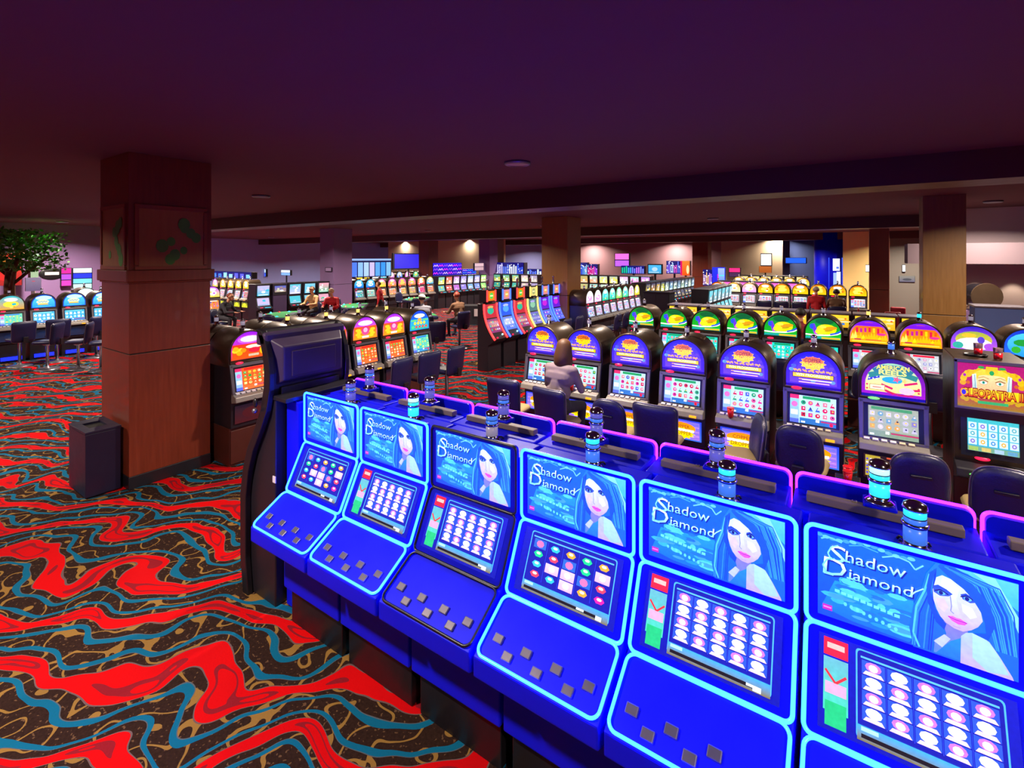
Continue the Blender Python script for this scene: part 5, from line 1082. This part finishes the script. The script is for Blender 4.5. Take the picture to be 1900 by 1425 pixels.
for k in range(n):
    a = 2 * PI * k / n; w = .02 * math.cos(12 * a); x, y = max(-.75, min(.75, 1.1 * math.cos(a))), max(-.4, min(.4, .9 * math.sin(a))); per.append((x * (1 + w), y * (1 + w)))
m.add([(x, y, z) for z in (.0, .755) for x, y in per], [(k, (k + 1) % n, n + (k + 1) % n, n + k) for k in range(n)], 'dark_cloth'); part('drape', m, t)
m = MB(); m.box(-.3, -.1, -.425, -.42, .35, .65, 'paper'); m.box(.05, .35, -.425, -.42, .30, .50, 'cream'); part('cards', m, t)
# ---------------------------------------------------------------- lit signs, screens and doors of the far walls
def sign(name, label, cat, px0, py0, px1, py1, d, paint, rot=0, depth=.12, frame='black_plastic', group=None, d_is_v=True, on=None):
    """a flat lit panel with its case, hung where the picture shows it, at distance v (or wall x) in the room"""
    xm = (px0 + px1) / 2
    if rot == 0: v = d; u = u_on(v, xm)
    else: u = d; v = v_on(u, xm)
    dist = -u * SY + v * CY; k = dist / F_PX
    z0, z1 = CAMZ - (py1 - HZ) * k, CAMZ - (py0 - HZ) * k
    if rot == 0: w = abs(u_on(v, px1) - u_on(v, px0))
    else: w = abs(v_on(u, px1) - v_on(u, px0))
    t = thing(name, label, cat, (u, v, z0), rot, group); h = z1 - z0
    m = MB(); m.box(-w / 2, w / 2, .0, depth, 0, h, frame); part('case', m.mesh('case', .01), t)
    A = Art(face(-.004, 0), .003); paint(A, w * .96, h); part('lit_panel', A.mesh('lit_panel'), t)
    if z0 > .05 and on is None:
        m = MB(); m.box(-.04, .04, depth * .3, depth * .8, -z0, 0, frame) if z0 < 2.4 else m.box(-.03, .03, depth * .3, depth * .8, h, CEIL - z0, frame); part('post' if z0 < 2.4 else 'hanger', m, t)
    return t
def fill(*c):
    def f(A, w, h):
        A.rect(-w / 2, 0, w / 2, h, '#101020'); n = len(c)
        for k, q in enumerate(c): A.rect(-w * .47, h * (k + .08) / n, w * .47, h * (k + .94) / n, q)
    return f
def waves(c1, c2, n):
    def f(A, w, h):
        A.rect(-w / 2, 0, w / 2, h, '#1808a0', '#2010d8')
        for r in range(3):
            for k in range(n):
                x = -w / 2 + w * (k + .5) / n; y = h * (.12 + .3 * r)
                A.line([(x - w * .45 / n, y), (x - w * .2 / n, y + h * .14), (x, y + h * .02), (x + w * .25 / n, y + h * .16), (x + w * .45 / n, y)], h * .05, [c1, c2, '#f0c0ff'][(r + k) % 3])
    return f
def bars(cols, n, dots=True):
    def f(A, w, h):
        A.rect(-w / 2, 0, w / 2, h, '#10106a'); rnd = random.Random(n)
        for k in range(n):
            x = -w / 2 + w * (k + .5) / n; A.rect(x - w * .3 / n, h * .08, x + w * .3 / n, h * (.6 + .35 * rnd.random()), cols[int(k * len(cols) / n)])
        if dots:
            for k in range(n * 2): A.disc(rnd.uniform(-.48, .48) * w, rnd.uniform(.05, .95) * h, h * .04, h * .04, '#f0f0ff', None, 6)
    return f
sg = 'lit signs above the far machines'
sign('wall_screen', 'magenta screen pair mounted on the mauve wall', 'screen', 113, 497, 134, 531, -24.65, fill('#ff40c0', '#c050ff', '#ff20a0'), PI / 2, on=1, frame='black_plastic', depth=.12)
sign('topper_sign', 'blue-framed white topper sign beside the magenta screens', 'sign', 134, 497, 172, 536, -22.5, fill('#d0fff0', '#80e0ff', '#3040ff', '#f0f8ff'), PI / 2)
m_ = make_R('white-topped slot machine under the blue topper sign', (-20.9, 5.55, 0), PI / 2, ('#ffc890', '#e0ffff', '#ffffff'), 'ice', 4, '#102040', None, 'pale', 1)
sign('notice_board', 'white notice board on a stand at the far left', 'board', 47, 515, 77, 540, -21.5, lambda A, w, h: (A.rect(-w / 2, 0, w / 2, h, '#6a5878', '#8a7890'), A.rect(-w * .1, h * .7, w * .1, h * .76, '#c05060')), PI / 2, .05, 'white_plastic')
t = thing('wall_clock_sign', 'small dark oval wall sign on the mauve wall', 'sign', (-24.8, v_on(-24.7, 97), 2.15), PI / 2); m = MB(); m.ball((0, -.03, .0), 1, 'black_plastic', 20, (.36, .03, .22)); part('plaque', m, t); m = MB(); m.box(-.2, .2, -.07, -.058, -.05, .06, 'paper'); part('plate', m, t)
sign('red_lit_sign', 'glowing red and amber sign behind the indoor tree', 'sign', -20, 470, 42, 530, -23.5, lambda A, w, h: (A.rect(-w / 2, 0, w / 2, h, '#a81010', '#ff2a10'), A.disc(-w * .2, h * .75, w * .3, h * .18, '#ff8a20'), A.disc(0, h * .3, w * .35, h * .15, '#e01810')), PI / 2, .15)
sign('light_column', 'pale green glowing column beside the indoor tree', 'light column', 56, 470, 72, 516, -23.7, fill('#a0b890', '#d8f0d0', '#c8e8c0'), PI / 2, .3, 'wall_beige')
# indoor tree at the far left
t = thing('indoor_tree', 'leafy green indoor tree before the red sign', 'tree', (-21.6, v_on(-21.6, 18), 0)); m = MB(); m.tube([(0, 0, 0), (.05, .02, 1.0), (-.03, .0, 1.9), (.06, .05, 2.7)], .13, 'bark', 10)
for a in range(5): m.tube([(0, 0, 1.7 + .15 * a), (.5 * math.cos(a * 1.3), .5 * math.sin(a * 1.3), 2.3 + .1 * a), (.9 * math.cos(a * 1.3), .9 * math.sin(a * 1.3), 2.7 + .12 * a)], .05, 'bark', 6)
part('trunk', m, t); m = MB(); rnd = random.Random(1)
for k in range(2600):
    a, b, r = rnd.uniform(0, 2 * PI), rnd.uniform(-.9, 1), rnd.uniform(.2, 1.35); c = Vector((r * math.cos(a), r * math.sin(a), 2.95 + .65 * b)); d = Vector((rnd.gauss(0, 1), rnd.gauss(0, 1), rnd.gauss(0, .6))).normalized(); e = d.orthogonal().normalized(); L = rnd.uniform(.09, .17)
    m.add([c, c + d * L * .5 + e * L * .28, c + d * L, c + d * L * .5 - e * L * .28], [(0, 1, 2, 3)], 'leaf_green')
o = part('foliage', m, t); o['kind'] = 'stuff'
m = MB(); m.lathe([(.30, 0), (.42, .5), (.44, .5), (.44, .54), (.38, .54), (.36, .46)], 0, 0, 'bin_navy', 20); part('pot', m, t)
# centre and right far signs
sign('wall_monitor', 'cyan monitor high on the blue wall', 'monitor', 396, 468, 416, 490, 26.5, fill('#40d0f0', '#2080ff'), 0, .15, on=1)
sign('wall_monitor', 'pink monitor high on the blue wall beside the cyan one', 'monitor', 421, 468, 444, 490, 26.5, fill('#ff3090', '#ff80c0'), 0, .15, on=1)
sign('hanging_monitor', 'blue-white hanging monitor left of the orange door', 'monitor', 473, 499, 494, 513, 19, fill('#3060ff', '#d0e8ff'), 0, .12, group=sg)
sign('hanging_monitor', 'small bright hanging monitor next to the orange door', 'monitor', 521, 501, 539, 511, 19, fill('#80b0ff', '#f0f8ff'), 0, .12, group=sg)
sign('topper_sign', 'blue lit topper sign in a row of four behind the yellow machines', 'sign', 391, 504, 466, 516, 15, bars(['#4080ff', '#a0e8ff', '#6060ff', '#80d0ff'], 7), 0, .3)
uD = u_on(27.58, 552); m = MB(); m.box(uD - .55, uD + .55, 27.53, 27.6, 0, 2.2, 'door_orange'); struct('door_1', m); m = MB()
for a, b, z0, z1 in ((-.66, -.55, 0, 2.32), (.55, .66, 0, 2.32), (-.66, .66, 2.2, 2.32)): m.box(uD + a, uD + b, 27.5, 27.6, z0, z1, 'walnut_veneer')
struct('trim_door', m)
sign('picture_frame', 'small dark framed notice on the mauve pillar', 'picture', 603, 496, 616, 504, 13.1, lambda A, w, h: (A.rect(-w / 2, 0, w / 2, h, '#2a1a24'), A.rect(-w * .4, h * .15, w * .4, h * .85, '#7a5a70')), 0, .03, on=1)
def panes(A, w, h):
    A.rect(-w / 2, 0, w / 2, h, '#181840')
    for k in range(7): A.rect(-w / 2 + w * (k + .08) / 7, h * .05, -w / 2 + w * (k + .92) / 7, h * .8, ['#4a78f0', '#88b8ff', '#a8c8ff', '#c8b8f0', '#58a0ff', '#3890f8', '#80b8ff'][k])
    A.rect(-w / 2, h * .9, w / 2, h, '#90b0f0')
sign('video_wall', 'wide blue-white video wall behind the sky blue machines', 'video wall', 652, 480, 728, 514, -21.5, panes, PI / 2, .2)
sign('wall_glow', 'deep blue glowing wall panel beside the video wall', 'panel', 730, 470, 788, 500, -24, fill('#2a20d8'), PI / 2, .1)
sign('neon_wave_sign', 'purple and magenta neon wave sign above the far machines', 'sign', 803, 488, 858, 511, -20.2, waves('#ff30f0', '#a050ff', 6), PI / 2, .3)
sign('neon_wave_sign', 'cyan neon wave sign beside the purple one', 'sign', 857, 499, 884, 512, -20.7, waves('#30d0ff', '#60b0ff', 3), PI / 2, .3)
sign('wall_monitor', 'pinkish monitor with dark frame above the cyan wave sign', 'monitor', 880, 488, 898, 502, -20.0, fill('#c8a0a8', '#d8b0b8'), PI / 2, .1, on=1)
sign('sparkle_sign', 'blue-white sparkling sign row left of the tan pillar', 'sign', 917, 487, 972, 512, 27, bars(['#c0b8ff', '#6080ff', '#e0e8ff', '#4060ff'], 14), 0, .4)
sign('sparkle_sign', 'lower blue sparkling sign beside the dark panel', 'sign', 968, 499, 1006, 512, 28.2, bars(['#a0e0ff', '#5070ff', '#d8f0ff'], 8), 0, .4)
for i in range(5):
    video('pale far video slot machine, %s below the sparkling signs' % ORD[i], (u_on(25, 923 + 17 * i), 25.2, 0), 0, ['#d8d040', '#e0e060', '#f0d050', '#fff0c0', '#d0c0a0', '#ff90c0', '#e0a0d0', '#ffb040'][i], ['#309888', '#30a090', '#40b0a0', '#c0a0b0', '#a090c0', '#6080c0', '#90a0d0', '#80a0d0'][i], 'far machines below the sparkling signs', i)
sign('icicle_sign', 'tall sign of blue hanging lights right of the tan pillar', 'sign', 1076, 487, 1090, 511, 29, bars(['#3060ff', '#60a0ff', '#90d0ff'], 6), 0, .3)
sign('icicle_sign', 'tall sign of hot pink hanging lights', 'sign', 1090, 490, 1109, 511, 29, bars(['#ff2090', '#ff50b0', '#c040ff'], 7), 0, .3)
sign('glow_sign', 'pink glowing sign near the ceiling', 'sign', 1140, 470, 1168, 495, 33, fill('#c060ff', '#ff70d8'), 0, .2, on=1)
sign('bar_sign', 'green to violet lit bar sign on the machine row', 'sign', 1152, 493, 1196, 508, 27.4, bars(['#10c890', '#40a8e8', '#7080ff', '#c070ff', '#8090ff'], 11, False), 0, .3)
for i in range(7):
    video('pink-white far video slot machine, %s right of the tan pillar' % ORD[i], (u_on(26, 1081) + .61 * i, 26.4, 0), 0, ['#ffb060', '#ff9040', '#e8e040', '#f0e030', '#c0f0ff', '#ff60d8', '#ff40c0'][i], ['#b0b070', '#a0d0c8', '#c0d0c0', '#b0c0b0', '#ffb0f0', '#a0f0e0', '#c0a0ff'][i], 'far machines right of the tan pillar', i)
sign('wall_television', 'television showing a blue picture on the brown wall', 'television', 1201, 490, 1229, 509, 22, lambda A, w, h: (A.rect(-w / 2, 0, w / 2, h, '#10181c'), A.rect(-w * .44, h * .1, w * .44, h * .9, '#40a0d8', '#48b0e8'), A.disc(0, h * .5, w * .2, h * .2, '#b0d0e0'), A.rect(-w * .4, h * .15, w * .3, h * .25, '#a0c8d8')), 0, .1)
sign('topper_sign', 'red and orange topper sign beside the slim brown pillar', 'sign', 1262, 484, 1280, 511, 27.5, lambda A, w, h: (A.rect(-w / 2, 0, w / 2, h, '#ff5010', '#ff8030'), A.rect(-w * .5, 0, -w * .3, h, '#d01060'), A.disc(w * .3, h * .4, w * .15, h * .3, '#ffe0a0')), 0, .3)
sign('topper_sign', 'violet topper with icy lights beside the television', 'sign', 1236, 484, 1264, 508, 28.5, bars(['#8060ff', '#a0c0ff', '#d050c0', '#6070e0'], 8), 0, .3)
sign('topper_sign', 'pale violet sign with bottles of light right of the slim pillar', 'sign', 1304, 500, 1324, 530, 25.5, bars(['#d0a0d0', '#ffc080', '#c080ff', '#a070e0'], 7), 0, .3)
sign('topper_sign', 'deep blue glowing box sign with cyan strip', 'sign', 1321, 496, 1346, 528, 25, lambda A, w, h: (A.rect(-w / 2, 0, w / 2, h, '#1010d8', '#2030ff'), A.rect(-w * .05, h * .1, w * .45, h * .95, '#6090ff', '#a0b8ff'), A.rect(-w * .1, h * .1, 0, h * .6, '#d030e0'), A.rect(0, h * .5, w * .42, h * .56, '#50e0ff')), 0, .3)
sign('pink_sign', 'pink-edged sign above the far yellow machines', 'sign', 1352, 497, 1374, 514, 33, fill('#4a2a50', '#ff3080'), 0, .2)
sign('light_box', 'white square ceiling light box over the deep rows', 'light box', 1411, 470, 1432, 494, 33, fill('#ffffff'), 0, .3, on=1)
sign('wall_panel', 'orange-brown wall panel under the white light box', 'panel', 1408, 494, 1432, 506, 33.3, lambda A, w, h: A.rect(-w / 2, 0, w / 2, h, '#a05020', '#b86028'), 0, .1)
sign('wall_glow', 'bright blue light strip on the slate wall', 'light', 1456, 478, 1497, 489, 33.5, fill('#2060ff'), 0, .1, on=1)
t = thing('blue_sign_column', 'round blue lit column with white glowing sign', 'pillar', (u_on(30, 1541), 30, 0)); m = MB(); m.lathe([(.72, 0), (.72, CEIL)], 0, 0, 'blue_gloss', 32); part('shaft', m, t)
A = Art(lambda x, y, z: Vector(((.73 + z) * math.sin(x / .73 + .35), -(.73 + z) * math.cos(x / .73 + .35), 1.25 + y)), .004); A.rect(-.32, -.05, .32, 1.5, '#1830d8', '#3858f0'); A.rect(-.12, .0, .08, .75, '#9ab8ff'); A.rect(.02, .05, .2, .8, '#e8f0ff'); A.rect(-.14, .85, .16, 1.45, '#f0f4ff'); A.rect(.0, .95, .12, 1.05, '#5878f0'); part('lit_panel', A.mesh('lit_panel'), t)
sign('wall_sconce', 'white vertical wall light beside the dark red-brown pillar', 'wall light', 1606, 491, 1613, 505, 22.4, fill('#ffffff'), 0, .06, on=1)
sign('wall_sconce', 'white vertical wall light above the restaurant tables', 'wall light', 1674, 491, 1680, 505, 29.84, fill('#ffffff'), 0, .06, on=1)
sign('wall_picture', 'long grey picture on the restaurant wall', 'picture', 1668, 512, 1698, 523, 29.85, lambda A, w, h: (A.rect(-w / 2, 0, w / 2, h, '#6a6478', '#8a8478'), A.disc(0, h * .4, w * .3, h * .2, '#4a4a50')), 0, .04, on=1)
# restaurant tables and chairs
for i, (u, v) in enumerate(((1.25, 20.5), (1.75, 18.5))):
    t = thing('dining_table', 'dark restaurant table, %s from the walnut pillar' % ORD[i], 'table', (u, v, 0), 0, 'restaurant tables'); m = MB(); m.box(-.5, .5, -.4, .4, .73, .77, 'counter_top'); part('table_top', m.mesh('table_top', .01), t); m = MB(); m.lathe([(.3, 0), (.3, .02), (.04, .05), (.04, .73)], 0, 0, 'black_plastic'); part('pedestal', m, t)
def red_chair(label, loc, rot):
    t = thing('dining_chair', label, 'chair', loc, rot, 'red restaurant chairs'); m = MB(); m.pad(rounded(.42, .42, .42, .05), .04, lambda x, y, z: (x, y, .45 + z), 'red_seat'); part('seat', m, t)
    m = MB(); m.pad(rounded(.42, .42, .5, .05), .03, lambda x, y, z: (x, -.22 - z, .80 + y), 'red_seat'); part('backrest', m, t)
    for sx in (-1, 1):
        for sy in (-1, 1): m = MB(); m.tube([(sx * .18, sy * .18, .43), (sx * .2, sy * .2, 0)], .018, 'black_plastic', 6); part('leg', m, t)
for i, (u, v, r) in enumerate(((.45, 20.5, -PI / 2), (1.1, 19.75, 0), (1.35, 21.3, PI), (1.6, 17.75, 0), (2.6, 18.5, PI / 2))): red_chair('red upholstered restaurant chair, %s from the walnut pillar' % ORD[i], (u, v, 0), r)
# partition box, counter and prize drum on the right
t = thing('partition', 'slate blue partition box beside the oak pillar', 'partition', (2.62, 14.75, 0)); m = MB(); m.box(-.40, .40, -.3, .3, 0, 1.68, 'wall_slate'); part('body', m.mesh('body', .008), t); m = MB(); m.box(-.42, .42, -.32, .32, 1.68, 1.72, 'grey_metal'); part('cap_rail', m.mesh('cap_rail', .005), t)
t = thing('prize_drum', 'round bronze prize drum with dark open side on a counter', 'prize drum', (2.55, 15.75, 0), -.25)
m = MB(); m.box(-.45, .4, -.3, .3, 0, 1.52, 'wall_mauve'); part('counter', m.mesh('counter', .01), t)
def drum(m, prof, mat): 
    n = 28; vs = [(x, r * math.cos(2 * PI * k / n), 1.85 + r * math.sin(2 * PI * k / n)) for r, x in prof for k in range(n)]
    m.add(vs, [(j * n + k, j * n + (k + 1) % n, (j + 1) * n + (k + 1) % n, (j + 1) * n + k) for j in range(len(prof) - 1) for k in range(n)] + [tuple(range(n)), tuple(range(len(vs) - n, len(vs)))], mat)
m = MB(); drum(m, [(.26, -.30), (.28, -.28), (.29, .12), (.28, .14)], 'black_plastic'); part('drum', m.mesh('drum'), t, None, None, -1.0); m = MB(); drum(m, [(.305, .14), (.31, .155), (.305, .17)], 'drum_bronze'); part('disc', m.mesh('disc'), t, None, None, -1.0)
m = MB(); m.tube([(-.3, -.25, 1.54), (-.2, -.31, 1.64), (.1, -.31, 1.60), (.3, -.28, 1.68)], .015, 'bronze_trim', 8); part('handle', m, t)
# ---------------------------------------------------------------- ceiling lights added for general room light, and wall washers
rnd = random.Random(2); n_ = 0
for x in (-29, -22.5, -16, -9.8, -3.6, 2.6):
    for y in (-.2, 5.4, 11.0, 16.6, 22.2, 27.6, 33.4):
        t = thing('added_ceiling_light', 'added round ceiling downlight for general room light', 'ceiling light', (x, y - (1.6 if x > 0 and 16 < y < 17 else 0), CEIL - .03), 0, 'added downlights for general light')
        m = MB(); m.lathe([(.13, .03), (.17, .03), (.17, .0), (.15, -.012), (.13, .0)], 0, 0, 'grey_metal', 20); part('trim_ring', m, t)
        L = bpy.data.lights.new('downlight', 'AREA'); L.shape = 'DISK'; L.size = .25; L.energy = 250 * (1.0 if y > 30 else 1.6 if y > 22 or (x < -20 and y > 4) else 1); L.color = (1, .83, .68); L.spread = math.radians(150)
        o = bpy.data.objects.new('lamp', L); COL.objects.link(o); o.parent = t; o.location = (0, 0, -.005)
for x in (2.62, 3.3, 4.4):
    t = thing('wall_washer', 'small warm spotlight washing the beige lounge wall', 'spotlight', (x, 16.6, 2.58), 0, 'wall washers'); m = MB(); m.lathe([(.05, .0), (.06, .02)], 0, 0, 'grey_metal', 14); part('trim_ring', m, t)
    L = bpy.data.lights.new('spot', 'SPOT'); L.energy = 60; L.color = (1, .85, .55); L.spot_size = math.radians(60); L.spot_blend = .5; L.shadow_soft_size = .03
    o = bpy.data.objects.new('lamp', L); COL.objects.link(o); o.parent = t; o.location = (0, 0, -.02); o.rotation_euler = (math.radians(12), 0, 0)
# ---------------------------------------------------------------- world, camera, view
w = bpy.data.worlds.new('World'); SC.world = w; w.use_nodes = True; w.node_tree.nodes['Background'].inputs[0].default_value = (.02, .015, .03, 1); w.node_tree.nodes['Background'].inputs[1].default_value = 1
cam = bpy.data.cameras.new('Camera'); co = bpy.data.objects.new('Camera', cam); COL.objects.link(co); SC.camera = co
cam.sensor_width = 36; cam.lens = 36 * F_PX / 1900; cam.shift_y = -(712.5 - HZ) / 1900; cam.clip_start = .05; cam.clip_end = 200
co.location = (0, 0, CAMZ); co.rotation_euler = (PI / 2, 0, YAW)
vs_ = SC.view_settings; vs_.view_transform = 'Standard'; vs_.look = 'None'; vs_.exposure = 0.0; vs_.gamma = 1; vs_.use_curve_mapping = False
SC.cycles.use_denoising = True; SC.cycles.max_bounces = 6; SC.cycles.diffuse_bounces = 3; SC.cycles.glossy_bounces = 3; SC.cycles.sample_clamp_indirect = 6; SC.cycles.caustics_reflective = False; SC.cycles.caustics_refractive = False
